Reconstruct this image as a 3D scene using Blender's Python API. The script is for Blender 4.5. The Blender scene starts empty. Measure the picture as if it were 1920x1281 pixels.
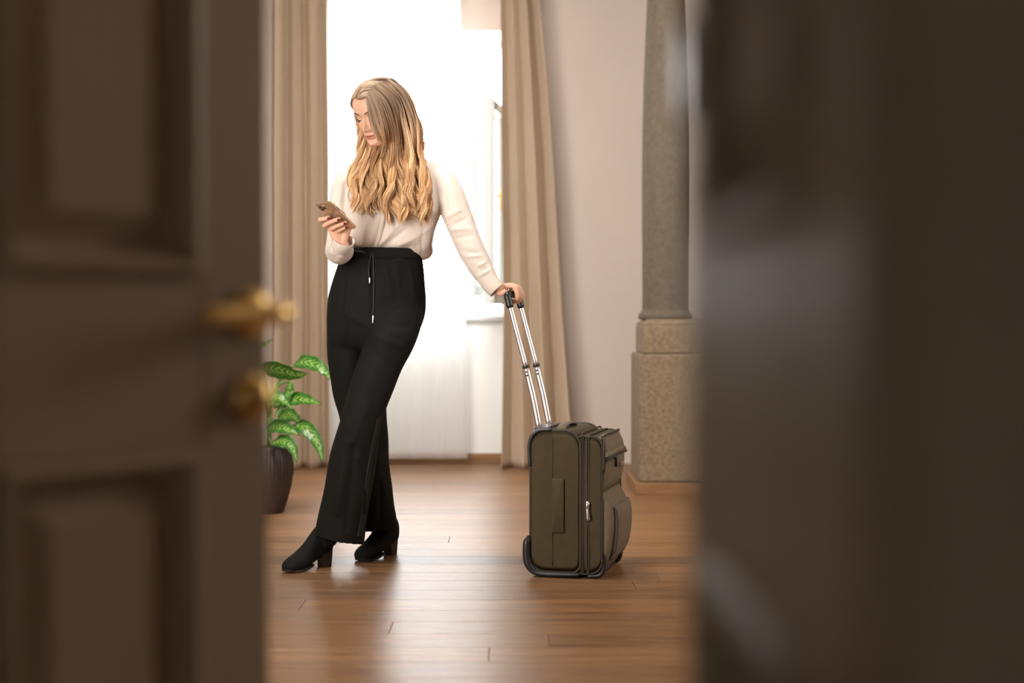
import bpy, bmesh, math, random
import numpy as np
from mathutils import Vector, Matrix
from mathutils.bvhtree import BVHTree

random.seed(7)
rng = np.random.default_rng(11)
SC = bpy.context.scene
COL = SC.collection
R = math.radians

# ------------------------------------------------------------------ camera
CAM_H = 0.88
PITCH = R(1.0)
F = 1920 * 50 / 36.0
cam_d = bpy.data.cameras.new('camera')
cam_d.lens = 50
cam_d.sensor_width = 36
cam_d.clip_start = 0.02
cam_d.dof.use_dof = True
cam_d.dof.focus_distance = 4.97
cam_d.dof.aperture_fstop = 1.7
cam_d.dof.aperture_blades = 0
cam = bpy.data.objects.new('camera', cam_d)
COL.objects.link(cam)
cam.location = (0, 0, CAM_H)
cam.rotation_euler = (math.pi / 2 - PITCH, 0, 0)
SC.camera = cam

# ------------------------------------------------------------------ world, lights, exposure
SC.view_settings.view_transform = 'Standard'
SC.view_settings.look = 'None'
SC.view_settings.gamma = 1.0
SC.view_settings.use_curve_mapping = False
SC.view_settings.exposure = 0.0
SC.cycles.use_denoising = True
SC.cycles.max_bounces = 10
SC.cycles.transparent_max_bounces = 24
SC.cycles.sample_clamp_indirect = 6.0
SC.cycles.caustics_reflective = False
SC.cycles.caustics_refractive = False
w = bpy.data.worlds.new('sky')
SC.world = w
w.use_nodes = True
bg = w.node_tree.nodes['Background']
bg.inputs[0].default_value = (0.97, 0.99, 1.0, 1)
bg.inputs[1].default_value = 27.0


def area(name, loc, target, sx, sy, power, color=(1, 1, 1), portal=False, spread=180):
    d = bpy.data.lights.new(name, 'AREA')
    d.shape = 'RECTANGLE'
    d.size = sx
    d.size_y = sy
    d.energy = power
    d.color = color
    d.spread = R(spread)
    d.cycles.is_portal = portal
    o = bpy.data.objects.new(name, d)
    COL.objects.link(o)
    o.location = loc
    o.rotation_euler = (Vector(target) - Vector(loc)).to_track_quat('-Z', 'Y').to_euler()
    return o


area('window_portal', (-0.59, 8.95, 1.74), (-0.59, 0, 1.74), 1.16, 1.7, 0, portal=True)
# added fills, with no window or lamp built behind them (all outside the frame)
area('front_left_fill', (-1.92, 2.73, 1.35), (-0.45, 5.0, 1.25), 1.6, 2.1, 90, (1.0, 0.94, 0.86), spread=130)  # added fill aimed at the woman; the wall here has no window
area('back_wall_fill', (-0.5, 5.0, 3.2), (0.1, 8.4, 0.2), 1.3, 1.0, 108, (1.0, 0.94, 0.87), spread=120)  # added overhead fill to brighten the window wall and curtains
area('right_side_fill', (3.17, 4.2, 1.7), (-0.2, 4.6, 1.0), 1.8, 1.9, 120, (1.0, 0.93, 0.85))  # assumed light from the right, added in front of a solid side wall
area('left_side_fill', (-3.17, 6.4, 1.8), (0.5, 6.8, 1.2), 1.6, 1.8, 8, (0.92, 0.97, 1.0))  # weak cool fill, added; the left wall is built without an opening
# faint fill added on the corridor side for the left door and brass
lp = bpy.data.lights.new('corridor_fill', 'POINT')
lp.energy = 4.0
lp.color = (1.0, 0.80, 0.58)
lp.shadow_soft_size = 0.12
lpo = bpy.data.objects.new('corridor_fill', lp)
COL.objects.link(lpo)
lpo.location = (0.28, -0.32, 1.95)


# ------------------------------------------------------------------ helpers
def P(px, py, d):
    """world point seen at photo pixel (px,py) at depth y = d"""
    u = (px - 960.0) / F
    v = (640.5 - py) / F
    c, s = math.cos(PITCH), math.sin(PITCH)
    dy = c + v * s
    dz = -s + v * c
    k = d / dy
    return Vector((u * k, d, CAM_H + dz * k))


def px_of(p):
    """photo pixel of world points (N,3)"""
    p = np.asarray(p, float)
    c, s = math.cos(PITCH), math.sin(PITCH)
    q = p - np.array([0, 0, CAM_H])
    depth = q[..., 1] * c - q[..., 2] * s
    up = q[..., 1] * s + q[..., 2] * c
    return 960 + F * q[..., 0] / depth, 640.5 - F * up / depth


def mesh_of(name, V, Fc, smooth=True):
    me = bpy.data.meshes.new(name)
    me.from_pydata([tuple(v) for v in V], [], [tuple(f) for f in Fc])
    me.validate(clean_customdata=False)
    if smooth:
        me.polygons.foreach_set('use_smooth', [True] * len(me.polygons))
    me.update()
    return me


ORG = {}


def obj(name, V, Fc, mat=None, parent=None, smooth=True, bevel=0.0, label=None, segs=2, autosm=False):
    """world-space vertices -> ONE mesh object (child of parent when given)"""
    org = ORG.get(parent.name, Vector((0, 0, 0))) if parent else Vector((0, 0, 0))
    if parent is None:
        A = np.asarray([tuple(v) for v in V])
        org = Vector(((A[:, 0].min() + A[:, 0].max()) / 2, (A[:, 1].min() + A[:, 1].max()) / 2, A[:, 2].min()))
    VV = [Vector(v) - org for v in V]
    me = mesh_of(name, VV, Fc, smooth)
    if mat:
        me.materials.append(mat)
    o = bpy.data.objects.new(name, me)
    COL.objects.link(o)
    if parent:
        o.parent = parent
    else:
        o.location = org
    ORG[o.name] = org
    if bevel:
        b = o.modifiers.new('bevel', 'BEVEL')
        b.width = bevel
        b.segments = segs
        b.limit_method = 'ANGLE'
        b.angle_limit = R(35)
    if label:
        o['label'] = label
    return o


def thing(name, label, cat, loc, group=None):
    o = bpy.data.objects.new(name, None)
    o.empty_display_size = 0.1
    COL.objects.link(o)
    o.location = loc
    ORG[o.name] = Vector(loc)
    o['label'] = label
    o['category'] = cat
    if group:
        o['group'] = group
    return o


def tag(o, label, cat, group=None):
    o['label'] = label
    o['category'] = cat
    if group:
        o['group'] = group
    return o


def struct(o, label=None):
    o['kind'] = 'structure'
    if label:
        o['label'] = label
    return o


def box(x0, x1, y0, y1, z0, z1):
    V = [(x, y, z) for z in (z0, z1) for y in (y0, y1) for x in (x0, x1)]
    Fc = [(0, 2, 3, 1), (4, 5, 7, 6), (0, 1, 5, 4), (2, 6, 7, 3), (0, 4, 6, 2), (1, 3, 7, 5)]
    return V, Fc


class MB:
    def __init__(s):
        s.V, s.F = [], []

    def add(s, VF):
        n = len(s.V)
        s.V += [Vector(v) for v in VF[0]]
        s.F += [tuple(i + n for i in f) for f in VF[1]]
        return s

    def get(s):
        return s.V, s.F


def loft(rings, cap0=True, cap1=True):
    n = len(rings[0])
    V, Fc = [], []
    for r in rings:
        V += [Vector(p) for p in r]
    for i in range(len(rings) - 1):
        for j in range(n):
            a, b = i * n + j, i * n + (j + 1) % n
            Fc.append((a, b, b + n, a + n))
    if cap0:
        c = sum((Vector(p) for p in rings[0]), Vector()) / n
        V.append(c)
        k = len(V) - 1
        for j in range(n):
            Fc.append((k, (j + 1) % n, j))
    if cap1:
        m = (len(rings) - 1) * n
        c = sum((Vector(p) for p in rings[-1]), Vector()) / n
        V.append(c)
        k = len(V) - 1
        for j in range(n):
            Fc.append((k, m + j, m + (j + 1) % n))
    return V, Fc


def catmull(pts, n):
    A = np.asarray([list(p) for p in pts], float)
    m = len(A)
    if m == 2:
        t = np.linspace(0, 1, n)[:, None]
        return A[0] * (1 - t) + A[1] * t
    E = np.vstack([2 * A[0] - A[1], A, 2 * A[-1] - A[-2]])
    out = []
    for u in np.linspace(0, m - 1, n):
        i = min(int(u), m - 2)
        t = u - i
        p0, p1, p2, p3 = E[i], E[i + 1], E[i + 2], E[i + 3]
        out.append(0.5 * ((2 * p1) + (-p0 + p2) * t + (2 * p0 - 5 * p1 + 4 * p2 - p3) * t * t + (-p0 + 3 * p1 - 3 * p2 + p3) * t ** 3))
    return np.array(out)


def tube(path, rad, n=12, cap=True, flat=1.0, up=None, roundcap=False):
    """tube along path (list of points); rad scalar or list; flat scales second axis"""
    A = [Vector(p) for p in path]
    m = len(A)
    rr = [rad] * m if np.isscalar(rad) else list(rad)
    if roundcap:
        d0 = (A[0] - A[1]).normalized()
        d1 = (A[-1] - A[-2]).normalized()
        s0, s1 = [], []
        for a in (1.0, 0.85, 0.5):
            h = math.sqrt(max(0, 1 - a * a)) if a < 1 else 0.0
            s0.append((A[0] + d0 * rr[0] * a, rr[0] * max(h, 0.12)))
        for a in (0.5, 0.85, 1.0):
            h = math.sqrt(max(0, 1 - a * a)) if a < 1 else 0.0
            s1.append((A[-1] + d1 * rr[-1] * a, rr[-1] * max(h, 0.12)))
        A = [q[0] for q in s0] + A + [q[0] for q in s1]
        rr = [q[1] for q in s0] + rr + [q[1] for q in s1]
        m = len(A)
    T = []
    for i in range(m):
        t = A[min(i + 1, m - 1)] - A[max(i - 1, 0)]
        T.append(t.normalized() if t.length > 1e-9 else Vector((0, 0, 1)))
    if up is None:
        up = Vector((0, 0, 1)) if abs(T[0].z) < 0.9 else Vector((0, 1, 0))
    N = (Vector(up) - T[0] * Vector(up).dot(T[0])).normalized()
    rings = []
    for i in range(m):
        N = (N - T[i] * N.dot(T[i]))
        N = N.normalized() if N.length > 1e-6 else T[i].orthogonal().normalized()
        B = T[i].cross(N)
        rings.append([A[i] + (N * math.cos(2 * math.pi * k / n) * flat + B * math.sin(2 * math.pi * k / n)) * rr[i] for k in range(n)])
    return loft(rings, cap, cap)


def voxel(VF, size, smooth=4, fac=0.5):
    """union by voxel remesh; returns (V array, faces list)"""
    me = mesh_of('tmp', VF[0], VF[1])
    o = bpy.data.objects.new('tmp', me)
    COL.objects.link(o)
    bm = bmesh.new()
    bm.from_mesh(me)
    bmesh.ops.recalc_face_normals(bm, faces=bm.faces)
    bm.to_mesh(me)
    bm.free()
    m = o.modifiers.new('r', 'REMESH')
    m.mode = 'VOXEL'
    m.voxel_size = size
    if smooth:
        s = o.modifiers.new('s', 'SMOOTH')
        s.factor = fac
        s.iterations = smooth
    bpy.context.view_layer.update()
    dg = bpy.context.evaluated_depsgraph_get()
    e = bpy.data.meshes.new_from_object(o.evaluated_get(dg))
    V = np.empty(len(e.vertices) * 3)
    e.vertices.foreach_get('co', V)
    Fc = [tuple(p.vertices) for p in e.polygons]
    bpy.data.objects.remove(o)
    bpy.data.meshes.remove(me)
    bpy.data.meshes.remove(e)
    return V.reshape(-1, 3), Fc


def vnormals(V, Fc):
    me = mesh_of('tmp', V, Fc)
    N = np.empty(len(V) * 3)
    me.vertices.foreach_get('normal', N)
    bpy.data.meshes.remove(me)
    return N.reshape(-1, 3)


def sstep(a, b, x):
    t = np.clip((x - a) / (b - a), 0, 1)
    return t * t * (3 - 2 * t)


def ell_ring(pxL, pxR, py, d, hd, n=56, e=2.0):
    a, b = P(pxL, py, d), P(pxR, py, d)
    cx, hw = (a.x + b.x) / 2, (b.x - a.x) / 2
    out = []
    for k in range(n):
        t = 2 * math.pi * k / n
        c, s = math.cos(t), math.sin(t)
        out.append((cx + hw * math.copysign(abs(c) ** (2 / e), c), d + hd * math.copysign(abs(s) ** (2 / e), s), a.z))
    return out


# ------------------------------------------------------------------ materials
def mat(name, col, rough=0.5, metal=0.0, var=0.0, scale=8.0, stretch=(1, 1, 1), bump=0.0, bscale=60.0, spec=0.5, sheen=0.0, coat=0.0, sss=0.0, trans=0.0, aniso=0.0):
    m = bpy.data.materials.new(name)
    m.use_nodes = True
    nt = m.node_tree
    b = nt.nodes['Principled BSDF']
    b.inputs['Base Color'].default_value = (*col, 1)
    b.inputs['Roughness'].default_value = rough
    b.inputs['Metallic'].default_value = metal
    b.inputs['Specular IOR Level'].default_value = spec
    b.inputs['Sheen Weight'].default_value = sheen
    b.inputs['Coat Weight'].default_value = coat
    if sss:
        b.inputs['Subsurface Weight'].default_value = sss
        b.inputs['Subsurface Radius'].default_value = (0.012, 0.005, 0.003)
        b.inputs['Subsurface Scale'].default_value = 0.6
    tc = nt.nodes.new('ShaderNodeTexCoord')
    mp = nt.nodes.new('ShaderNodeMapping')
    mp.inputs['Scale'].default_value = stretch
    nt.links.new(tc.outputs['Object'], mp.inputs[0])
    if var:
        n = nt.nodes.new('ShaderNodeTexNoise')
        n.inputs['Scale'].default_value = scale
        n.inputs['Detail'].default_value = 5
        nt.links.new(mp.outputs[0], n.inputs['Vector'])
        r = nt.nodes.new('ShaderNodeValToRGB')
        r.color_ramp.elements[0].position = 0.3
        r.color_ramp.elements[1].position = 0.7
        r.color_ramp.elements[0].color = (*[c * (1 - var) for c in col], 1)
        r.color_ramp.elements[1].color = (*[min(1, c * (1 + var)) for c in col], 1)
        nt.links.new(n.outputs['Fac'], r.inputs[0])
        nt.links.new(r.outputs[0], b.inputs['Base Color'])
    if bump:
        n2 = nt.nodes.new('ShaderNodeTexNoise')
        n2.inputs['Scale'].default_value = bscale
        n2.inputs['Detail'].default_value = 4
        nt.links.new(mp.outputs[0], n2.inputs['Vector'])
        bp = nt.nodes.new('ShaderNodeBump')
        bp.inputs['Strength'].default_value = bump
        bp.inputs['Distance'].default_value = 0.002
        nt.links.new(n2.outputs['Fac'], bp.inputs['Height'])
        nt.links.new(bp.outputs[0], b.inputs['Normal'])
    if trans:
        tr = nt.nodes.new('ShaderNodeBsdfTranslucent')
        tr.inputs[0].default_value = (*col, 1)
        mx = nt.nodes.new('ShaderNodeMixShader')
        mx.inputs[0].default_value = trans
        out = nt.nodes['Material Output']
        nt.links.new(b.outputs[0], mx.inputs[1])
        nt.links.new(tr.outputs[0], mx.inputs[2])
        nt.links.new(mx.outputs[0], out.inputs[0])
    return m


def attr_mat(name, rough=0.5, sss=0.0, attr='col', spec=0.5, trans=0.0, aniso=0.0):
    m = mat(name, (1, 1, 1), rough, sss=sss, spec=spec)
    nt = m.node_tree
    a = nt.nodes.new('ShaderNodeAttribute')
    a.attribute_name = attr
    b = nt.nodes['Principled BSDF']
    nt.links.new(a.outputs['Color'], b.inputs['Base Color'])
    if trans:
        tr = nt.nodes.new('ShaderNodeBsdfTranslucent')
        nt.links.new(a.outputs['Color'], tr.inputs[0])
        mx = nt.nodes.new('ShaderNodeMixShader')
        mx.inputs[0].default_value = trans
        nt.links.new(b.outputs[0], mx.inputs[1])
        nt.links.new(tr.outputs[0], mx.inputs[2])
        nt.links.new(mx.outputs[0], nt.nodes['Material Output'].inputs[0])
    return m


M = {}
M['wall'] = mat('wall_plaster', (0.51, 0.435, 0.39), 0.9, var=0.02, scale=3, bump=0.15, bscale=90, spec=0.2)
M['ceiling'] = mat('ceiling_plaster', (0.55, 0.50, 0.45), 0.95, spec=0.2)
M['niche'] = mat('window_wall_paint', (0.74, 0.75, 0.74), 0.85, spec=0.2)
M['corridor'] = mat('corridor_plaster', (0.30, 0.24, 0.17), 0.9, spec=0.2)
M['door'] = mat('door_paint', (0.37, 0.28, 0.19), 0.42, var=0.03, scale=3, bump=0.05, bscale=30, spec=0.12)
M['brass'] = mat('brass', (0.90, 0.62, 0.22), 0.33, 1.0, var=0.08, scale=20)
M['steel'] = mat('steel', (0.72, 0.73, 0.75), 0.28, 1.0)
M['chrome'] = mat('aluminium', (0.92, 0.85, 0.83), 0.36, 1.0)
M['black_metal'] = mat('dark_metal', (0.05, 0.05, 0.05), 0.4, 0.6)
M['skirt'] = mat('skirting_oak', (0.24, 0.125, 0.055), 0.45, var=0.25, scale=6, stretch=(0.6, 6, 8))
M['frame'] = mat('window_paint', (0.60, 0.63, 0.63), 0.4, spec=0.4)
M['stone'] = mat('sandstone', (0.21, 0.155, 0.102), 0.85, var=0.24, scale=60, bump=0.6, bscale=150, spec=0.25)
M['curtain'] = mat('curtain_cloth', (0.55, 0.435, 0.325), 0.85, var=0.04, scale=60, stretch=(1, 1, 0.2), bump=0.15, bscale=500, spec=0.15, trans=0.10)
M['rod'] = mat('curtain_rail', (0.75, 0.75, 0.73), 0.4)
M['phone'] = mat('phone_gold', (0.62, 0.47, 0.33), 0.32, 0.75)
M['glass_black'] = mat('black_glass', (0.012, 0.012, 0.014), 0.12)
M['nail'] = mat('nail_polish', (0.16, 0.006, 0.012), 0.18, coat=0.6)
M['blouse'] = mat('ivory_silk', (0.82, 0.73, 0.655), 0.45, var=0.02, scale=5, spec=0.3, sheen=0.2, trans=0.22)
M['trousers'] = mat('black_wool', (0.0085, 0.0085, 0.0074), 0.75, bump=0.25, bscale=700, spec=0.12)
M['suede'] = mat('black_suede', (0.004, 0.004, 0.004), 0.8, bump=0.2, bscale=600, spec=0.25)
M['heel'] = mat('heel_leather', (0.015, 0.010, 0.008), 0.3)
M['cord'] = mat('black_cord', (0.008, 0.008, 0.008), 0.5)
M['lash'] = mat('dark_hair', (0.045, 0.022, 0.014), 0.6)
M['shaft'] = mat('shaded_sandstone', (0.125, 0.100, 0.076), 0.85, var=0.14, scale=40, bump=0.6, bscale=150, spec=0.2)  # column shaft stands in shade: that shade is put into this darker sandstone
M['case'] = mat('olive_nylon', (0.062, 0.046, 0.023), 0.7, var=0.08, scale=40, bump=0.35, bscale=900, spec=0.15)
M['case_lit'] = mat('olive_nylon_lit', (0.150, 0.117, 0.078), 0.7, var=0.06, scale=40, bump=0.35, bscale=900, spec=0.2)  # lighter copy of the olive nylon: light on the front put into its colour
M['case_pipe'] = mat('olive_piping', (0.028, 0.021, 0.011), 0.55, bump=0.1, bscale=400)
M['satin'] = mat('black_satin', (0.011, 0.011, 0.010), 0.6, spec=0.25)
M['case_dark'] = mat('black_trim', (0.018, 0.014, 0.010), 0.5, bump=0.1, bscale=400)
M['rubber'] = mat('black_plastic', (0.012, 0.012, 0.013), 0.38)
M['pot'] = mat('dark_ribbed_pot', (0.022, 0.013, 0.011), 0.42, var=0.3, scale=14, stretch=(6, 6, 0.6))
M['soil'] = mat('soil', (0.03, 0.02, 0.012), 0.95, var=0.4, scale=60, bump=1.0, bscale=80)
M['stem'] = mat('green_stem', (0.12, 0.26, 0.06), 0.5, var=0.2, scale=20)
M['skin'] = attr_mat('skin', 0.48, sss=0.12, spec=0.35)
M['hair'] = attr_mat('blonde_hair', 0.42, spec=0.4, trans=0.16)


def wood_mat():
    m = bpy.data.materials.new('oak_planks')
    m.use_nodes = True
    nt = m.node_tree
    N = nt.nodes
    L = nt.links.new
    b = N['Principled BSDF']
    tc = N.new('ShaderNodeTexCoord')
    oi = N.new('ShaderNodeObjectInfo')
    mul = N.new('ShaderNodeVectorMath')
    mul.operation = 'MULTIPLY_ADD'
    cmb = N.new('ShaderNodeCombineXYZ')
    for i in range(3):
        L(oi.outputs['Random'], cmb.inputs[i])
    L(cmb.outputs[0], mul.inputs[0])
    mul.inputs[1].default_value = (37.0, 53.0, 11.0)
    L(tc.outputs['Object'], mul.inputs[2])
    mp = N.new('ShaderNodeMapping')
    mp.inputs['Scale'].default_value = (1.0, 14.0, 1.0)
    L(mul.outputs[0], mp.inputs[0])
    n1 = N.new('ShaderNodeTexNoise')
    n1.inputs['Scale'].default_value = 2.2
    n1.inputs['Detail'].default_value = 7
    n1.inputs['Roughness'].default_value = 0.62
    n1.inputs['Distortion'].default_value = 0.9
    L(mp.outputs[0], n1.inputs['Vector'])
    r1 = N.new('ShaderNodeValToRGB')
    e = r1.color_ramp.elements
    e[0].position, e[0].color = 0.28, (0.145, 0.066, 0.026, 1)
    e[1].position, e[1].color = 0.72, (0.34, 0.18, 0.078, 1)
    k = r1.color_ramp.elements.new(0.52)
    k.color = (0.25, 0.125, 0.052, 1)
    L(n1.outputs['Fac'], r1.inputs[0])
    # tone per plank
    hs = N.new('ShaderNodeHueSaturation')
    mr = N.new('ShaderNodeMapRange')
    mr.inputs['To Min'].default_value = 0.78
    mr.inputs['To Max'].default_value = 1.18
    L(oi.outputs['Random'], mr.inputs[0])
    L(mr.outputs[0], hs.inputs['Value'])
    L(r1.outputs[0], hs.inputs['Color'])
    # fine dark grain streaks
    mp2 = N.new('ShaderNodeMapping')
    mp2.inputs['Scale'].default_value = (8.0, 120.0, 1.0)
    L(mul.outputs[0], mp2.inputs[0])
    n2 = N.new('ShaderNodeTexNoise')
    n2.inputs['Scale'].default_value = 2.0
    n2.inputs['Detail'].default_value = 3
    n2.inputs['Distortion'].default_value = 1.6
    L(mp2.outputs[0], n2.inputs['Vector'])
    r2 = N.new('ShaderNodeValToRGB')
    r2.color_ramp.elements[0].position = 0.54
    r2.color_ramp.elements[0].color = (0, 0, 0, 1)
    r2.color_ramp.elements[1].position = 0.70
    r2.color_ramp.elements[1].color = (1, 1, 1, 1)
    L(n2.outputs['Fac'], r2.inputs[0])
    # knots
    mp3 = N.new('ShaderNodeMapping')
    mp3.inputs['Scale'].default_value = (1.3, 5.0, 1.0)
    L(mul.outputs[0], mp3.inputs[0])
    vo = N.new('ShaderNodeTexVoronoi')
    vo.inputs['Scale'].default_value = 1.5
    L(mp3.outputs[0], vo.inputs['Vector'])
    r3 = N.new('ShaderNodeValToRGB')
    r3.color_ramp.elements[0].position = 0.0
    r3.color_ramp.elements[0].color = (1, 1, 1, 1)
    r3.color_ramp.elements[1].position = 0.07
    r3.color_ramp.elements[1].color = (0, 0, 0, 1)
    L(vo.outputs['Distance'], r3.inputs[0])
    add = N.new('ShaderNodeMath')
    add.operation = 'MAXIMUM'
    ms = N.new('ShaderNodeMath')
    ms.operation = 'MULTIPLY'
    ms.inputs[1].default_value = 0.6
    L(r2.outputs[0], ms.inputs[0])
    L(ms.outputs[0], add.inputs[0])
    L(r3.outputs[0], add.inputs[1])
    mix = N.new('ShaderNodeMix')
    mix.data_type = 'RGBA'
    mix.inputs[7].default_value = (0.05, 0.021, 0.009, 1)
    L(add.outputs[0], mix.inputs[0])
    L(hs.outputs[0], mix.inputs[6])
    L(mix.outputs[2], b.inputs['Base Color'])
    rr = N.new('ShaderNodeMapRange')
    rr.inputs['To Min'].default_value = 0.33
    rr.inputs['To Max'].default_value = 0.43
    L(n1.outputs['Fac'], rr.inputs[0])
    L(rr.outputs[0], b.inputs['Roughness'])
    b.inputs['Specular IOR Level'].default_value = 0.5
    b.inputs['Anisotropic'].default_value = 0.75
    tg_ = N.new('ShaderNodeCombineXYZ')
    tg_.inputs[1].default_value = 1.0
    L(tg_.outputs[0], b.inputs['Tangent'])
    bp = N.new('ShaderNodeBump')
    bp.inputs['Strength'].default_value = 0.35
    bp.inputs['Distance'].default_value = 0.0012
    sub = N.new('ShaderNodeMath')
    sub.operation = 'SUBTRACT'
    L(n1.outputs['Fac'], sub.inputs[0])
    L(add.outputs[0], sub.inputs[1])
    L(sub.outputs[0], bp.inputs['Height'])
    L(bp.outputs[0], b.inputs['Normal'])
    return m


M['oak'] = wood_mat()


def sheer_mat():
    m = bpy.data.materials.new('sheer_voile')
    m.use_nodes = True
    nt = m.node_tree
    N, L = nt.nodes, nt.links.new
    N.remove(N['Principled BSDF'])
    d = N.new('ShaderNodeBsdfDiffuse')
    d.inputs[0].default_value = (0.88, 0.89, 0.89, 1)
    t = N.new('ShaderNodeBsdfTranslucent')
    t.inputs[0].default_value = (0.88, 0.89, 0.89, 1)
    x = N.new('ShaderNodeBsdfTransparent')
    m1 = N.new('ShaderNodeMixShader')
    m1.inputs[0].default_value = 0.55
    L(d.outputs[0], m1.inputs[1])
    L(t.outputs[0], m1.inputs[2])
    m2 = N.new('ShaderNodeMixShader')
    lw = N.new('ShaderNodeLayerWeight')
    lw.inputs[0].default_value = 0.35
    mr = N.new('ShaderNodeMapRange')
    mr.inputs['To Min'].default_value = 0.55
    mr.inputs['To Max'].default_value = 0.12
    L(lw.outputs['Facing'], mr.inputs[0])
    L(mr.outputs[0], m2.inputs[0])
    L(m1.outputs[0], m2.inputs[1])
    L(x.outputs[0], m2.inputs[2])
    L(m2.outputs[0], N['Material Output'].inputs[0])
    return m


M['sheer'] = sheer_mat()


def pane_mat():
    m = bpy.data.materials.new('window_glass')
    m.use_nodes = True
    nt = m.node_tree
    N, L = nt.nodes, nt.links.new
    N.remove(N['Principled BSDF'])
    g = N.new('ShaderNodeBsdfGlossy')
    g.inputs['Roughness'].default_value = 0.03
    x = N.new('ShaderNodeBsdfTransparent')
    x.inputs[0].default_value = (0.96, 0.98, 0.97, 1)
    fr = N.new('ShaderNodeFresnel')
    mx = N.new('ShaderNodeMixShader')
    k = N.new('ShaderNodeMath')
    k.operation = 'MULTIPLY'
    k.inputs[1].default_value = 0.35
    L(fr.outputs[0], k.inputs[0])
    L(k.outputs[0], mx.inputs[0])
    L(x.outputs[0], mx.inputs[1])
    L(g.outputs[0], mx.inputs[2])
    L(mx.outputs[0], N['Material Output'].inputs[0])
    return m


M['pane'] = pane_mat()


def leaf_mat():
    m = bpy.data.materials.new('variegated_leaf')
    m.use_nodes = True
    nt = m.node_tree
    N, L = nt.nodes, nt.links.new
    b = N['Principled BSDF']
    uv = N.new('ShaderNodeUVMap')
    sp = N.new('ShaderNodeSeparateXYZ')
    L(uv.outputs[0], sp.inputs[0])
    # |u-0.5|
    a = N.new('ShaderNodeMath'); a.operation = 'SUBTRACT'; a.inputs[1].default_value = 0.5
    L(sp.outputs[0], a.inputs[0])
    ab = N.new('ShaderNodeMath'); ab.operation = 'ABSOLUTE'
    L(a.outputs[0], ab.inputs[0])
    # ribs: sin((v - |u|*.5)*freq)
    k = N.new('ShaderNodeMath'); k.operation = 'MULTIPLY'; k.inputs[1].default_value = 0.55
    L(ab.outputs[0], k.inputs[0])
    s = N.new('ShaderNodeMath'); s.operation = 'SUBTRACT'
    L(sp.outputs[1], s.inputs[0]); L(k.outputs[0], s.inputs[1])
    no = N.new('ShaderNodeTexNoise'); no.inputs['Scale'].default_value = 9
    L(uv.outputs[0], no.inputs['Vector'])
    s2 = N.new('ShaderNodeMath'); s2.operation = 'MULTIPLY_ADD'; s2.inputs[1].default_value = 0.17
    L(no.outputs['Fac'], s2.inputs[0]); L(s.outputs[0], s2.inputs[2])
    fq = N.new('ShaderNodeMath'); fq.operation = 'MULTIPLY'; fq.inputs[1].default_value = 55
    L(s2.outputs[0], fq.inputs[0])
    sn = N.new('ShaderNodeMath'); sn.operation = 'SINE'
    L(fq.outputs[0], sn.inputs[0])
    # fade to margin
    mr = N.new('ShaderNodeMapRange')
    mr.inputs['From Min'].default_value = 0.12; mr.inputs['From Max'].default_value = 0.42
    mr.inputs['To Min'].default_value = 0.6; mr.inputs['To Max'].default_value = -1.1
    L(ab.outputs[0], mr.inputs[0])
    ad = N.new('ShaderNodeMath'); ad.operation = 'ADD'
    L(sn.outputs[0], ad.inputs[0]); L(mr.outputs[0], ad.inputs[1])
    r = N.new('ShaderNodeValToRGB')
    r.color_ramp.elements[0].position = 0.35; r.color_ramp.elements[0].color = (0.035, 0.15, 0.012, 1)
    r.color_ramp.elements[1].position = 0.95; r.color_ramp.elements[1].color = (0.42, 0.56, 0.16, 1)
    e = r.color_ramp.elements.new(0.6); e.color = (0.07, 0.25, 0.022, 1)
    mm = N.new('ShaderNodeMapRange'); mm.inputs['From Min'].default_value = -1.5; mm.inputs['From Max'].default_value = 1.7
    L(ad.outputs[0], mm.inputs[0])
    L(mm.outputs[0], r.inputs[0])
    L(r.outputs[0], b.inputs['Base Color'])
    b.inputs['Roughness'].default_value = 0.32
    tr = N.new('ShaderNodeBsdfTranslucent')
    L(r.outputs[0], tr.inputs[0])
    mx = N.new('ShaderNodeMixShader'); mx.inputs[0].default_value = 0.3
    L(b.outputs[0], mx.inputs[1]); L(tr.outputs[0], mx.inputs[2])
    L(mx.outputs[0], N['Material Output'].inputs[0])
    return m


M['leaf'] = leaf_mat()

# ================================================================== THE ROOM
WY = 8.5                      # window wall plane
XL, XR, CEIL = -3.2, 3.2, 3.25
sub = struct(obj('floor', *box(-5.0, XR + 0.2, -3.0, WY + 0.6, -0.12, -0.022), M['skirt'], smooth=False), 'oak plank floor with warm brown grain')
# planks: rows parallel to the window wall, every plank its own piece
PW = 0.159
row0 = 3.611
plank_cache = {}
special = {2: -0.345, 0: -0.0595, 4: -0.64, 12: -0.247}


def plank_mesh(L_, W_):
    key = (round(L_, 2), round(W_, 3))
    if key not in plank_cache:
        g, c = 0.0005, 0.0009
        l, wd = L_ / 2, W_ / 2
        rings = []
        for (dx, z) in ((g, -0.022), (g, -c), (g + c, 0.0)):
            rings.append([(-l + dx, -wd + dx, z), (l - dx, -wd + dx, z), (l - dx, wd - dx, z), (-l + dx, wd - dx, z)])
        V = [p for r in rings for p in r]
        Fc = []
        for i in range(2):
            for j in range(4):
                a, b_ = i * 4 + j, i * 4 + (j + 1) % 4
                Fc.append((a, b_, b_ + 4, a + 4))
        Fc.append((8, 9, 10, 11))
        me = mesh_of('plank', V, Fc, False)
        me.materials.append(M['oak'])
        plank_cache[key] = me
    return plank_cache[key]


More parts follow.
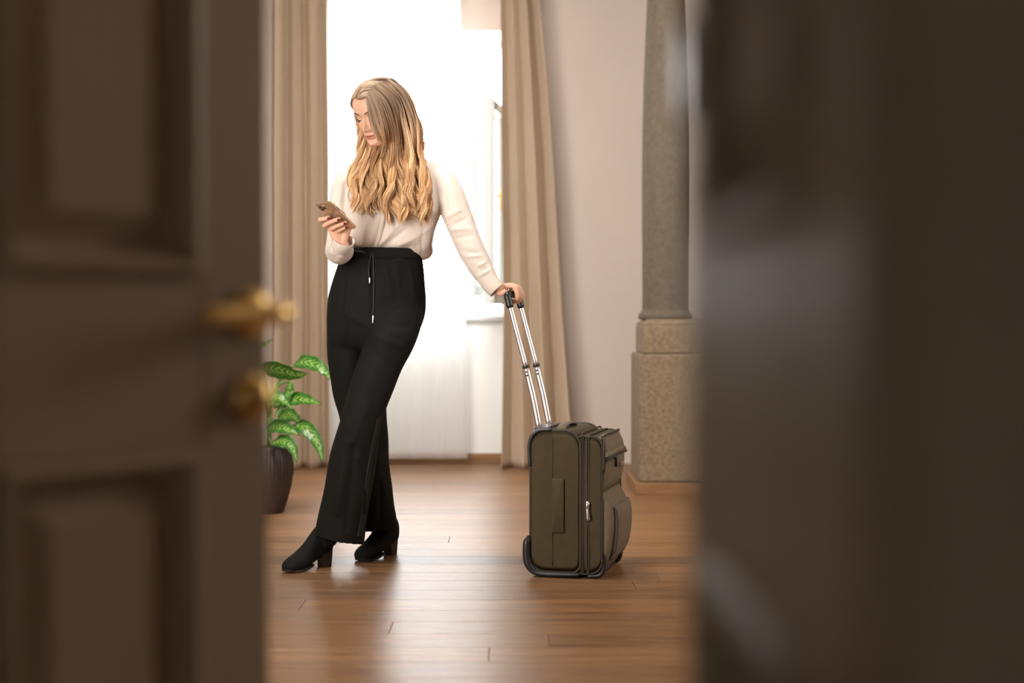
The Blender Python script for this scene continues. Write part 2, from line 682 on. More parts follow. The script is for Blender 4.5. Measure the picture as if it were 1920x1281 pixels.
k0 = int((1.0 - row0) / PW) - 1
k1 = int((WY - row0) / PW) + 1
for k in range(k0, k1):
    ya, yb = row0 + k * PW, row0 + (k + 1) * PW
    yb = min(yb, WY)
    if yb - ya < 0.03:
        continue
    xs = [XL]
    if k in special:
        j = special[k]
        xs = [XL, round(j - 1.7, 2), j, round(j + 2.0, 2), XR]
    else:
        x = XL + random.uniform(0.5, 1.9)
        while x < XR - 0.4:
            xs.append(round(x, 1))
            x += random.choice([2.2, 2.4, 2.6, 2.8, 3.0])
        xs.append(XR)
    for i in range(len(xs) - 1):
        o = bpy.data.objects.new('plank', plank_mesh(xs[i + 1] - xs[i], yb - ya))
        COL.objects.link(o)
        o.parent = sub
        o.location = Vector(((xs[i] + xs[i + 1]) / 2, (ya + yb) / 2, 0)) - ORG['floor']

# window opening in the far wall
OX0, OX1 = -1.17, -0.02
OZ0, OZ1 = 0.885, 2.585
fw = MB()
T = 0.5
fw.add(box(XL - 0.2, OX0, WY, WY + T, 0, CEIL)).add(box(OX1, XR + 0.2, WY, WY + T, 0, CEIL))
struct(obj('wall_far', *fw.get(), M['wall'], smooth=False), 'pale plaster wall around the window')
nb = MB().add(box(OX0, OX1, WY + 0.02, WY + T, 0, OZ0 - 0.03))
struct(obj('wall_lintel', *box(OX0, OX1, WY + 0.02, WY + T, OZ1, CEIL), M['wall'], smooth=False), 'pale plaster wall above the window')
struct(obj('wall_window', *nb.get(), M['niche'], smooth=False), 'white wall below the window')
struct(obj('trim_1', *box(OX0 + 0.002, OX1 - 0.002, WY - 0.03, WY + T, OZ0 - 0.03, OZ0), M['frame'], bevel=0.006), 'white window sill board')
rw = MB().add(box(XR, XR + 0.2, -3.2, WY, 0, CEIL))
struct(obj('wall_right', *rw.get(), M['wall'], smooth=False), 'pale plaster side wall')
lw = MB().add(box(XL - 0.2, XL, 3.6, WY, 0, CEIL))
struct(obj('wall_left', *lw.get(), M['wall'], smooth=False), 'pale plaster wall on the plant side')
struct(obj('ceiling', *box(-5.2, XR + 0.2, -3.2, WY + T, CEIL, CEIL + 0.15), M['ceiling'], smooth=False), 'white plaster ceiling')
# the doorway wall runs at an angle between camera corridor and room
HL = Vector((-0.506, 1.16, 0))
HR = Vector((0.1145, 0.462, 0))
ud = Vector((0.684, -0.73, 0)).normalized()
nd = Vector((0.73, 0.684, 0)).normalized()      # into the room


def slab(a, b, z0, z1, th=0.16, off=0.0):
    q = [a - nd * (th - off), b - nd * (th - off), b + nd * off, a + nd * off]
    V = [Vector((p.x, p.y, z)) for z in (z0, z1) for p in q]
    return V, [(3, 2, 1, 0), (4, 5, 6, 7), (0, 1, 5, 4), (1, 2, 6, 5), (2, 3, 7, 6), (3, 0, 4, 7)]


ws = MB().add(slab(HL - ud * 4.0, HL - ud * 0.05, 0, CEIL))
struct(obj('wall_door_left', *ws.get(), M['wall'], smooth=False), 'plaster wall beside the double door')
struct(obj('wall_door_right', *slab(HR + ud * 0.16, HR + ud * 4.5, 0, CEIL, 0.10), M['wall'], smooth=False), 'plaster wall right of the double door')
struct(obj('wall_door_top', *slab(HL - ud * 0.05, HR + ud * 0.16, 2.36, CEIL, 0.10), M['wall'], smooth=False), 'plaster wall above the double door')
jam = MB().add(slab(HL - ud * 0.10, HL - ud * 0.004, 0, 2.36, 0.2, 0.0)).add(slab(HR + ud * 0.03, HR + ud * 0.20, 0, 2.36, 0.02, 0.0)).add(slab(HL - ud * 0.1, HR + ud * 0.18, 2.31, 2.40, 0.02, 0.0))
struct(obj('trim_2', *jam.get(), M['door'], smooth=False), 'painted frame of the double door')
# corridor shell behind the camera
cw = MB().add(box(-5.2, -5.0, -3.2, 6.2, 0, CEIL)).add(box(-5.2, XL - 0.2, 6.0, 6.2, 0, CEIL)).add(box(-5.2, XR, -3.2, -3.0, 0, CEIL))
struct(obj('wall_near', *cw.get(), M['corridor'], smooth=False), 'dim corridor wall')

# skirting
struct(obj('baseboard_far', *box(OX1, 0.628, WY - 0.018, WY, 0, 0.072), M['skirt'], bevel=0.004), 'oak baseboard along the window wall')
struct(obj('baseboard_window', *box(OX0, OX1, WY + 0.0, WY + 0.02, 0, 0.062), M['skirt'], bevel=0.004), 'oak baseboard under the window')
struct(obj('baseboard_left', *box(XL, OX0, WY - 0.018, WY, 0, 0.072), M['skirt'], bevel=0.004), 'oak baseboard left of the window')
struct(obj('baseboard_right', *box(1.25, XR, WY - 0.018, WY, 0, 0.072), M['skirt'], bevel=0.004), 'oak baseboard right of the stone column')

# ---- window with its open casements
win = bpy.data.objects.new('window_1', None)
COL.objects.link(win)
win.location = (-0.595, WY + 0.3, OZ0)
ORG['window_1'] = Vector(win.location)
struct(win, 'open white casement window behind the sheer curtain')
fy0, fy1 = WY + 0.36, WY + 0.44
obj('frame', *MB().add(box(OX0, OX0 + 0.05, fy0, fy1, OZ0, OZ1)).add(box(OX1 - 0.05, OX1, fy0, fy1, OZ0, OZ1)).add(box(OX0 + 0.05, OX1 - 0.05, fy0, fy1, OZ1 - 0.04, OZ1)).add(box(OX0 + 0.05, OX1 - 0.05, fy0, fy1, OZ0, OZ0 + 0.04)).get(), M['frame'], win, False, 0.004)


def casement(hx, hy, fx, fy, z0, z1, st=0.055, th=0.045, metal='brass', hz=1.56, side=-1):
    """open sash: hinge (hx,hy) to free edge (fx,fy)"""
    a, b = Vector((fx, fy, 0)), Vector((hx, hy, 0))
    t = (b - a).normalized()
    L_ = (b - a).length
    n = Vector((-t.y, t.x, 0)) * -side

    def bx(s0, s1, n0, n1, za, zb):
        V = [a + t * s + n * q + Vector((0, 0, z)) for z in (za, zb) for q in (n0, n1) for s in (s0, s1)]
        return V, box(0, 1, 0, 1, 0, 1)[1]
    s = obj('sash', *MB().add(bx(0, st, 0, th, z0, z1)).add(bx(L_ - st, L_, 0, th, z0, z1)).add(bx(st, L_ - st, 0, th, z1 - st, z1)).add(bx(st, L_ - st, 0, th, z0, z0 + st * 1.2)).add(bx(0, 0.02, th, th + 0.014, z0 + 0.01, z1 - 0.012)).get(), M['frame'], win, False, 0.005)
    obj('pane', *bx(st - 0.005, L_ - st + 0.005, th * 0.45, th * 0.6, z0 + st, z1 - st + 0.005), M['pane'], s, False)
    hn = th
    mt = M[metal]
    hv = MB()
    hv.add(bx(0.015, 0.04, hn, hn + 0.006, hz - 0.08, hz + 0.08))
    c0 = a + t * 0.0275 + n * hn + Vector((0, 0, hz))
    c1 = a + t * 0.0275 + n * (hn + 0.045) + Vector((0, 0, hz))
    hv.add(tube([c0, c1], 0.008, 10))
    hv.add(tube([c1 + Vector((0, 0, 0.03)), c1 + Vector((0, 0, -0.075))], [0.007, 0.008], 10, roundcap=True))
    obj('handle', *hv.get(), mt, s, True, label='%s window handle' % ('brass' if metal == 'brass' else 'grey steel'))


casement(-0.075, WY + 0.04, -0.158, 8.0, 0.952, 2.116, side=1)
casement(-0.045, WY + 0.30, -0.268, 8.37, 1.0, 2.116, metal='steel', side=1, hz=1.56)

# ================================================================== DOUBLE DOOR
def door(name, free, hinge, side, label, tz=2.30):
    """leaf from free edge to hinge; side=+1: visible face lies on n side"""
    root = bpy.data.objects.new(name, None)
    COL.objects.link(root)
    root.location = hinge
    ORG[name] = Vector(hinge)
    struct(root, label)
    t = (hinge - free).normalized()
    W_ = (hinge - free).length
    n = Vector((-t.y, t.x, 0)) * side
    TH = 0.042

    def pt(s, q, z):
        return free + t * s + n * q + Vector((0, 0, z))

    def bx(s0, s1, q0, q1, za, zb):
        V = [pt(s, q, z) for z in (za, zb) for q in (q0, q1) for s in (s0, s1)]
        return V, box(0, 1, 0, 1, 0, 1)[1]
    st = 0.095
    z = [0.012, 0.16, 0.749, 0.918, 2.16, tz]
    obj('stile', *bx(0, st, -TH, 0, z[0], z[5]), M['door'], root, False, 0.005, segs=3)
    obj('stile', *bx(W_ - st, W_, -TH, 0, z[0], z[5]), M['door'], root, False, 0.004)
    for za, zb in ((z[0], z[1]), (z[2], z[3]), (z[4], z[5])):
        obj('rail', *bx(st, W_ - st, -TH, 0, za, zb), M['door'], root, False, 0.003)
    for za, zb in ((z[1], z[2]), (z[3], z[4])):
        # raised panel: nested rectangles (inset, height)
        prof = [(0.0, -0.012), (0.0, -0.002), (0.004, 0.009), (0.012, 0.011), (0.020, 0.001), (0.025, -0.018), (0.033, -0.020), (0.058, -0.008), (0.059, -0.003)]
        rings = []
        for ins, h in prof:
            s0, s1 = st + ins, W_ - st - ins
            rings.append([pt(s0, h, za + ins), pt(s1, h, za + ins), pt(s1, h, zb - ins), pt(s0, h, zb - ins)])
        mold = loft(rings[:6], False, False)
        V2, F2 = loft(rings[5:], False, True)
        obj('moulding', *mold, M['door'], root, False)
        back = loft([[pt(st, -TH * 0.8, za), pt(W_ - st, -TH * 0.8, za), pt(W_ - st, -TH * 0.8, zb), pt(st, -TH * 0.8, zb)],
                     [pt(st, -0.021, za), pt(W_ - st, -0.021, za), pt(W_ - st, -0.021, zb), pt(st, -0.021, zb)]], True, False)
        obj('panel', *MB().add((V2, F2)).add(back).get(), M['door'], root, False)
    return root, pt, t, n


FL = Vector((-0.2552, 1.5, 0))
d1, pt, t1, n1 = door('door_1', FL, HL, 1, 'open cream panelled door leaf with brass lever, on the left')
if (n1.y > 0):
    print('door normal check', n1)
# lever handle
hz = P(460, 588, 1.475).z
hs = 0.029
hnd = obj('door_handle', *tube([pt(hs, -0.002, hz), pt(hs, 0.007, hz)], [0.027, 0.025], 40), M['brass'], d1, True, label='brass lever handle')
dome = [pt(hs, 0.004 + 0.012 * math.sin(a), hz) for a in np.linspace(0, 1.5, 7)]
obj('rosette', *tube(dome, [0.0245 * max(0.12, math.cos(a)) for a in np.linspace(0, 1.5, 7)], 40), M['brass'], hnd)
neck = catmull([pt(hs, 0.008, hz), pt(hs, 0.040, hz), pt(hs + 0.004, 0.052, hz), pt(hs + 0.02, 0.056, hz), pt(hs + 0.045, 0.055, hz - 0.001), pt(hs + 0.088, 0.054, hz - 0.002), pt(hs + 0.102, 0.053, hz - 0.003)], 40)
obj('lever', *tube(neck, list(np.interp(np.linspace(0, 1, 40), [0, 0.2, 0.4, 0.8, 1], [0.012, 0.0115, 0.0105, 0.0095, 0.010])), 20, roundcap=True), M['brass'], hnd)
kz = P(458, 747, 1.475).z
kr = obj('key_rosette', *tube([pt(hs, -0.002, kz), pt(hs, 0.006, kz), pt(hs, 0.009, kz)], [0.026, 0.025, 0.020], 40), M['brass'], d1, True, label='round brass lock rosette')
obj('thumb_turn', *tube([pt(hs, 0.006, kz + 0.002), pt(hs, 0.018, kz + 0.002), pt(hs, 0.024, kz + 0.002)], [0.013, 0.015, 0.008], 24, flat=1.3), M['brass'], kr)

FR = Vector((0.109, 0.88, 0))
d2, pt2, t2, n2 = door('door_2', FR, HR, -1, 'dark panelled door leaf standing nearly edge-on, on the right')
if n2.x > 0:
    print('door2 normal check', n2)
obj('flush_bolt', *MB().add((lambda V: (V, box(0, 1, 0, 1, 0, 1)[1]))([pt2(s, q, z) for z in (1.005, 1.06) for q in (-0.012, 0.004) for s in (-0.004, 0.012)])).get(), M['steel'], d2, False, 0.002, label='steel bolt plate on the door edge')

# ================================================================== STONE COLUMN
col = thing('stone_column', 'weathered brown sandstone column standing on a square plinth by the wall', 'column', (0.82, 7.25, 0))
col['kind'] = 'thing'
cx0, cx1, cy0, cy1 = 0.628, 1.02, 7.02, 7.50
obj('skirting', *MB().add(box(cx0 - 0.022, cx1 + 0.02, cy0 - 0.022, cy1 + 0.02, 0, 0.06)).get(), M['skirt'], col, False, 0.004, label='oak skirting around the plinth')
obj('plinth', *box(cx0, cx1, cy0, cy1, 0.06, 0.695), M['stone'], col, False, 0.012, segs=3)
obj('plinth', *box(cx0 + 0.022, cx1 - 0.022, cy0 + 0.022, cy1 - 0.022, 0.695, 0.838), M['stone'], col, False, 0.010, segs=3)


def rr_ring(x0, x1, y0, y1, z, ch):
    return [(x0 + ch, y0, z), (x1 - ch, y0, z), (x1, y0 + ch, z), (x1, y1 - ch, z), (x1 - ch, y1, z), (x0 + ch, y1, z), (x0, y1 - ch, z), (x0, y0 + ch, z)]


g = 0.03
obj('base_moulding', *loft([rr_ring(cx0 + g, cx1 - g, cy0 + g, cy1 - g, z, c) for z, g, c in ((0.838, 0.024, 0.012), (0.848, 0.026, 0.015), (0.862, 0.045, 0.05), (0.868, 0.052, 0.06))]), M['stone'], col, False, 0.004)
sc = Vector((P(1248, 590, 7.26).x, 7.26, 0))
prof = [(0.866, 0.132), (0.872, 0.138), (0.892, 0.138), (0.900, 0.128), (0.915, 0.119), (1.1, 0.1195), (1.4, 0.1215), (1.75, 0.121), (2.05, 0.115), (2.3, 0.105), (2.55, 0.094), (2.8, 0.087), (3.0, 0.085), (3.02, 0.10), (3.10, 0.14), (3.25, 0.16)]
zz = np.array([p[0] for p in prof]); rad = np.array([p[1] for p in prof])
zs = sorted(set(list(zz) + list(np.linspace(0.92, 3.0, 60))))
rings = []
for z in zs:
    r_ = np.interp(z, zz, rad)
    ring = []
    for k in range(72):
        a = 2 * math.pi * k / 72
        q = r_ * (1 + 0.006 * math.sin(a * 3 + z * 9) * math.sin(z * 17 + a))
        ring.append((sc.x + q * math.cos(a), sc.y + q * math.sin(a), z))
    rings.append(ring)
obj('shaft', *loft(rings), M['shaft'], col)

# ================================================================== CURTAINS
def drape(name, rows, folds, depth, amp, label, cat, material, thick=0.003, nu=160, nv=60, z_top=2.95, phase=0.0, group=None, sharp=0.0):
    """rows: list of (py, pxL, pxR) in the photo at given depth; hangs from a rail above the frame"""
    rows = sorted(rows)
    pys = [r[0] for r in rows]
    zb, zt = P(0, pys[-1], depth).z, z_top
    V, Fc = [], []
    for j in range(nv + 1):
        v = j / nv
        z = zb + (zt - zb) * v
        py = float(px_of((0, depth, z))[1])
        pl = np.interp(py, pys, [r[1] for r in rows])
        pr = np.interp(py, pys, [r[2] for r in rows])
        for i in range(nu + 1):
            u = i / nu
            uu = u + 0.018 * math.sin(6.3 * u + 2.1 * v + phase)
            x = P(pl + (pr - pl) * u, py, depth).x
            ph = 2 * math.pi * folds * uu + phase
            if sharp:
                # round lobes towards the room with deep narrow creases between them
                y = 0.9 - 1.9 * abs(math.sin(ph * 0.5)) ** 0.7 + 0.25 * math.sin(ph * 0.37 + 1.5 * v + phase)
                x += amp * 0.10 * math.sin(ph)
            else:
                y = math.sin(ph) + 0.35 * math.sin(2 * ph + 1.3 + v) + 0.3 * math.sin(ph * 0.5 + 2 * v + phase)
                x += amp * 0.14 * math.cos(ph)
            a = amp * (0.75 + 0.35 * (1 - v)) * (0.8 + 0.2 * math.sin(3 * u + phase))
            V.append((x, depth + a * y * 0.7, z))
    w_ = nu + 1
    for j in range(nv):
        for i in range(nu):
            a = j * w_ + i
            Fc.append((a, a + 1, a + w_ + 1, a + w_))
    o = obj(name, V, Fc, material)
    s = o.modifiers.new('thick', 'SOLIDIFY')
    s.thickness = thick
    tag(o, label, cat, group)
    return o


drape('curtain', [(0, 506, 613), (300, 505, 617), (600, 507, 617), (879, 500, 618)], 3.3, 8.23, 0.13, 'beige floor-length curtain at the left of the window, behind the plant', 'curtain', M['curtain'], phase=0.6, sharp=1.0)
drape('curtain', [(0, 943, 1013), (150, 944, 1028), (300, 945, 1040), (600, 948, 1058), (879, 944, 1080)], 3.0, 8.23, 0.13, 'beige floor-length curtain at the right of the window, behind the suitcase handle', 'curtain', M['curtain'], phase=4.3, sharp=1.0)
drape('sheer_curtain', [(0, 606, 862), (300, 608, 868), (600, 610, 872), (860, 612, 876)], 6, 8.33, 0.009, 'white sheer curtain hanging behind the woman, in front of the window', 'curtain', M['sheer'], thick=0.0006, nu=240, phase=0.3)
rail = obj('curtain_rail', *tube([(-1.75, 8.29, 2.965), (0.6, 8.29, 2.965)], 0.014, 16), M['rod'])
tag(rail, 'white curtain rail above the window carrying both beige curtains', 'curtain rail')

# ================================================================== PLANT
pc = Vector((P(503, 950, 6.38).x, 6.38, 0))
plant = thing('potted_plant', 'leafy green variegated plant in dark ribbed pot on the floor, half behind the door', 'plant', pc)
pprof = [(0.0, 0.066), (0.006, 0.071), (0.06, 0.086), (0.12, 0.103), (0.18, 0.113), (0.22, 0.113), (0.26, 0.106), (0.288, 0.096), (0.296, 0.094), (0.296, 0.086), (0.27, 0.090), (0.25, 0.094)]
rings = []
for z, r_ in pprof:
    ring = []
    for k in range(180):
        a = 2 * math.pi * k / 180
        rib = 0.0032 * (abs(math.sin(a * 22)) - 0.5) if 0.005 < z < 0.285 and r_ > 0.08 else 0
        ring.append((pc.x + (r_ + rib) * math.cos(a), pc.y + (r_ + rib) * math.sin(a), z))
    rings.append(ring)
obj('pot', *loft(rings, True, False), M['pot'], plant, label='dark brown vertically ribbed pot')
obj('soil', *loft([[(pc.x + r_ * math.cos(a), pc.y + r_ * math.sin(a), z + 0.004 * math.sin(5 * a)) for a in np.linspace(0, 2 * math.pi, 33)[:-1]] for z, r_ in ((0.225, 0.100), (0.258, 0.0935), (0.266, 0.05), (0.268, 0.01))]), M['soil'], plant)
stemtop = pc + Vector((0.0, 0, 0.55))
obj('stem', *tube(catmull([pc + Vector((0, 0, 0.25)), pc + Vector((0.004, 0, 0.4)), stemtop], 12), 0.011, 10), M['stem'], plant)


def leaf(spine, wid, tiltv, attach, cup=0.25, ruffle=0.004):
    """spine: (px,py,d) list base->tip; wid: max half width (m); tiltv: sideways direction of the blade"""
    S = catmull([P(*s) for s in spine], 26)
    V, Fc, UV = [], [], []
    nu = 12
    for i, p in enumerate(S):
        v = i / 25
        t = Vector(S[min(i + 1, 25)] - S[max(i - 1, 0)]).normalized()
        side = Vector(tiltv)
        side = (side - t * side.dot(t)).normalized()
        nrm = t.cross(side)
        w_ = wid * (math.sin(math.pi * min(1, v ** 0.72 * 0.985 + 0.015)) ** 0.8) * (1 - 0.15 * v)
        for j in range(nu + 1):
            u = j / nu * 2 - 1
            h = cup * w_ * (u * u) * 0.9 - 0.0025 * math.exp(-(u / 0.08) ** 2)
            h += ruffle * math.sin(v * 26 + u * 2) * u * u
            V.append(Vector(p) + side * u * w_ + nrm * h)
            UV.append(((u + 1) / 2, v))
    for i in range(25):
        for j in range(nu):
            a = i * (nu + 1) + j
            Fc.append((a, a + 1, a + nu + 2, a + nu + 1))
    o = obj('leaf', V, Fc, M['leaf'], plant)
    uvl = o.data.uv_layers.new(name='UVMap')
    for l in o.data.loops:
        uvl.data[l.index].uv = UV[l.vertex_index]
    s = o.modifiers.new('thick', 'SOLIDIFY')
    s.thickness = 0.0008
    a0 = pc + Vector(attach)
    mid = (a0 + Vector(S[0])) / 2 + Vector((0, 0, 0.03))
    obj('petiole', *tube(catmull([a0, mid, S[0], S[2]], 12), [0.005] * 6 + [0.004] * 4 + [0.003, 0.002], 8), M['stem'], o)
    return o


D0 = 6.38
leaf([(552, 686, D0 - .05), (568, 679, D0 - .09), (592, 684, D0 - .12), (610, 698, D0 - .14), (619, 713, D0 - .15)], 0.036, (0.12, 0.5, 0.85), (0.005, 0, 0.5), 0.15)
leaf([(490, 690, D0 - .06), (512, 692, D0 - .10), (535, 696, D0 - .12), (556, 702, D0 - .13), (578, 700, D0 - .12)], 0.045, (0.1, -0.5, 0.85), (0, 0, 0.47), 0.15)
leaf([(545, 716, D0 - .04), (541, 735, D0 - .09), (531, 757, D0 - .12), (513, 783, D0 - .14)], 0.024, (0.95, -0.25, 0.2), (0.0, 0, 0.5), -0.2)
leaf([(512, 762, D0 - .06), (535, 754, D0 - .08), (560, 749, D0 - .10), (582, 752, D0 - .12), (603, 758, D0 - .14)], 0.040, (0.1, 0.62, 0.75), (0, 0, 0.42), 0.2)
leaf([(496, 760, D0 - .1), (512, 745, D0 - .12), (530, 750, D0 - .13), (548, 768, D0 - .13)], 0.036, (0.3, 0.6, 0.7), (0, 0, 0.42), 0.2)
leaf([(500, 805, D0 - .07), (520, 800, D0 - .09), (540, 806, D0 - .11), (562, 816, D0 - .12)], 0.038, (0.1, 0.6, 0.75), (0, 0, 0.36), 0.2)
leaf([(540, 802, D0 - .03), (562, 798, D0 - .09), (583, 812, D0 - .12), (598, 838, D0 - .14), (605, 867, D0 - .15)], 0.036, (0.75, 0.3, 0.55), (0, 0, 0.36), 0.15)
leaf([(508, 832, D0 - .10), (528, 828, D0 - .13), (547, 838, D0 - .15), (557, 868, D0 - .16)], 0.036, (0.6, 0.45, 0.65), (0, -.02, 0.3), 0.2)
leaf([(480, 660, D0 - .02), (490, 650, D0 - .03), (502, 642, D0 - .04), (511, 637, D0 - .05)], 0.014, (0.2, 0.5, 0.8), (0, 0, 0.52), 0.2)
leaf([(485, 740, D0 + .05), (470, 725, D0 + .08), (450, 730, D0 + .1), (430, 750, D0 + .1)], 0.045, (0.1, 0.6, 0.75), (0, 0, 0.42), 0.2)
leaf([(520, 790, D0 + .06), (540, 778, D0 + .12), (555, 785, D0 + .15), (565, 800, D0 + .17)], 0.034, (0.2, 0.6, 0.7), (0, 0, 0.36), 0.2)

# ================================================================== SUITCASE
ca = R(15)
CO = P(994, 1083, 4.80)
CO.z = 0.0
ed = Vector((math.cos(ca), -math.sin(ca), 0))
ew = Vector((math.sin(ca), math.cos(ca), 0))
CW = 0.345


def S(a, b, z):
    return CO + ed * a + ew * b + Vector((0, 0, z))


case = thing('suitcase', 'olive green soft-sided wheeled suitcase with long metal pull handle', 'suitcase', S(0.12, CW / 2, 0))


def rrect(a0, a1, z0, z1, r, n=8, rs=None):
    """rounded rectangle outline in (a,z)"""
    rs = rs or (r, r, r, r)
    pts = []
    for (ca_, cz, r_, s0) in ((a1 - rs[0], z0 + rs[0], rs[0], -90), (a1 - rs[1], z1 - rs[1], rs[1], 0), (a0 + rs[2], z1 - rs[2], rs[2], 90), (a0 + rs[3], z0 + rs[3], rs[3], 180)):
        for k in range(n + 1):
            an = R(s0 + 90 * k / n)
            pts.append((ca_ + r_ * math.cos(an), cz + r_ * math.sin(an)))
    return pts


def soft_block(outline, b0, b1, puff, cz, nb=12, edge=0.012):
    """outline (a,z) extruded along width with rounded edges and puffed ends"""
    A = np.array(outline)
    c = A.mean(0)
    rings = []
    # near end cap: concentric
    for k, (sc_, db) in enumerate(((0.15, 0), (0.4, 0.0), (0.7, 0.0), (0.9, 0.0), (0.97, 0.0))):
        o = puff * (1 - sc_ ** 2)
        rings.append([S(*((c + (p - c) * sc_).tolist()[:1]), b0 - o, (c + (p - c) * sc_)[1]) for p in A])
    for tt in (0.0, 0.35, 0.7, 1.0):
        h = edge * (1 - math.cos(tt * math.pi / 2))
        ins = edge * (1 - math.sin(tt * math.pi / 2))
        rings.append([S(*(lambda q: (q[0], b0 + h, q[1]))(p + (c - p) / np.linalg.norm(c - p) * ins)) for p in A])
    for b in np.linspace(b0 + edge, b1 - edge, nb)[1:-1]:
        rings.append([S(p[0], b, p[1]) for p in A])
    for tt in (1.0, 0.7, 0.35, 0.0):
        h = edge * (1 - math.cos(tt * math.pi / 2))
        ins = edge * (1 - math.sin(tt * math.pi / 2))
        rings.append([S(*(lambda q: (q[0], b1 - h, q[1]))(p + (c - p) / np.linalg.norm(c - p) * ins)) for p in A])
    for sc_ in (0.97, 0.7, 0.4, 0.15):
        o = puff * (1 - sc_ ** 2)
        rings.append([S((c + (p - c) * sc_)[0], b1 + o, (c + (p - c) * sc_)[1]) for p in A])
    return loft(rings)


H1 = 0.497
o_main = rrect(0.0, 0.172, 0.018, H1, 0.05, rs=(0.03, 0.052, 0.052, 0.05))
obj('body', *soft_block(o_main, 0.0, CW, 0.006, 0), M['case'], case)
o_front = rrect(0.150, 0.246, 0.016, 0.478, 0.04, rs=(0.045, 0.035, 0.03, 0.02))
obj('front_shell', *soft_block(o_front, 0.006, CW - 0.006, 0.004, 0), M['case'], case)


def outline_tube(outline, b, r, closed=True, mat_='case_dark', name='piping', n=8, parent=None, i0=0, i1=None, off=0.0):
    pts = [S(a, b - off, z) for a, z in outline]
    pts = pts[i0:i1] if i1 else pts
    if closed:
        pts = pts + [pts[0], pts[1]]
    return obj(name, *tube(pts, r, n), M[mat_], parent or case)


outline_tube(o_main, 0.006, 0.0040, mat_='case_pipe', off=0.003)
outline_tube(o_main, CW - 0.006, 0.0040, mat_='case_pipe', off=-0.003)
outline_tube(rrect(0.176, 0.182, 0.02, 0.482, 0.003), 0.0045, 0.0026, mat_='case_pipe', name='zipper', off=0.002)
outline_tube(rrect(0.196, 0.202, 0.02, 0.478, 0.003), 0.0045, 0.0026, mat_='case_pipe', name='zipper', off=0.002)
outline_tube(o_front, 0.010, 0.0032, mat_='case_pipe', off=0.002)
outline_tube(o_front, CW - 0.010, 0.0032, mat_='case_pipe', off=-0.002)
# zipper bands over the top of the case (across the width)
for a_, z_, nm in ((0.176, 0.489, 'zipper'), (0.200, 0.482, 'zipper'), (0.234, 0.474, 'zipper')):
    obj(nm, *tube([S(a_, 0.012, z_ - 0.004), S(a_, 0.03, z_), S(a_, CW - 0.03, z_), S(a_, CW - 0.012, z_ - 0.004)], 0.0034, 8), M['case'], case)
# corner guards on the back edge
gp = [p for p in o_main]
low = [S(a, -0.004, z) for a, z in o_main[27:36]]          # bottom back corner arc
lowpts = [S(-0.006, -0.002, 0.135), S(-0.011, -0.004, 0.11), S(-0.010, -0.004, 0.06), S(0.004, -0.004, 0.028), S(0.03, -0.004, 0.014), S(0.09, -0.004, 0.012), S(0.165, -0.003, 0.014)]
gr = catmull(lowpts, 30)
obj('corner_guard', *tube(gr, list(np.interp(np.linspace(0, 1, 30), [0, .12, .4, .6, 1], [0.006, 0.013, 0.014, 0.010, 0.006])), 12, roundcap=True), M['rubber'], case, label='black bumper at the lower back corner')
lowpts2 = [p + ew * (CW + 0.006) for p in lowpts]
obj('corner_guard', *tube(catmull(lowpts2, 30), list(np.interp(np.linspace(0, 1, 30), [0, .12, .4, .6, 1], [0.006, 0.013, 0.014, 0.010, 0.006])), 12, roundcap=True), M['rubber'], case)
tg = [S(a, -0.001, z) for a, z in ((0.0, 0.38), (-0.003, 0.44), (0.006, 0.475), (0.03, 0.496), (0.07, 0.500))]
obj('top_binding', *tube(catmull(tg, 24), 0.0062, 10, roundcap=True), M['rubber'], case, label='black binding over the top corner')
for b_ in (0.045, CW - 0.045):
    wv = tube([S(0.022, b_ - 0.014, 0.026), S(0.022, b_ + 0.014, 0.026)], 0.026, 28)
    obj('wheel', *wv, M['rubber'], case)
obj('front_foot', *MB().add(tube(catmull([S(0.244, 0.02, 0.10), S(0.250, 0.02, 0.05), S(0.238, 0.02, 0.014), S(0.20, 0.02, 0.008)], 14), 0.009, 10, roundcap=True)).get(), M['rubber'], case)
obj('front_foot', *MB().add(tube(catmull([S(0.244, CW - 0.02, 0.10), S(0.250, CW - 0.02, 0.05), S(0.238, CW - 0.02, 0.014), S(0.20, CW - 0.02, 0.008)], 14), 0.009, 10, roundcap=True)).get(), M['rubber'], case)
obj('skid_bar', *tube([S(0.226, 0.03, 0.008), S(0.226, CW - 0.03, 0.008)], 0.008, 10), M['rubber'], case)
# centre seam and side grab handle on the near side
seam = [S(0.078, -0.006 * (1 - ((z - 0.2575) / 0.24) ** 2) - 0.0002, z) for z in np.linspace(0.04, 0.475, 24)]
obj('seam', *tube(seam, 0.0026, 6), M['case_pipe'], case)
o_sh = rrect(0.076, 0.118, 0.155, 0.335, 0.006, n=3)
sh = obj('side_handle', *loft([[S(a, -0.004, z) for a, z in o_sh], [S(a, -0.0125, z) for a, z in o_sh], [S(0.097 + (a - 0.097) * 0.9, -0.014, 0.245 + (z - 0.245) * 0.985) for a, z in o_sh]]), M['case'], case)
outline_tube(o_sh, -0.009, 0.0016, mat_='case_pipe', parent=sh, name='stitching', off=0.002)
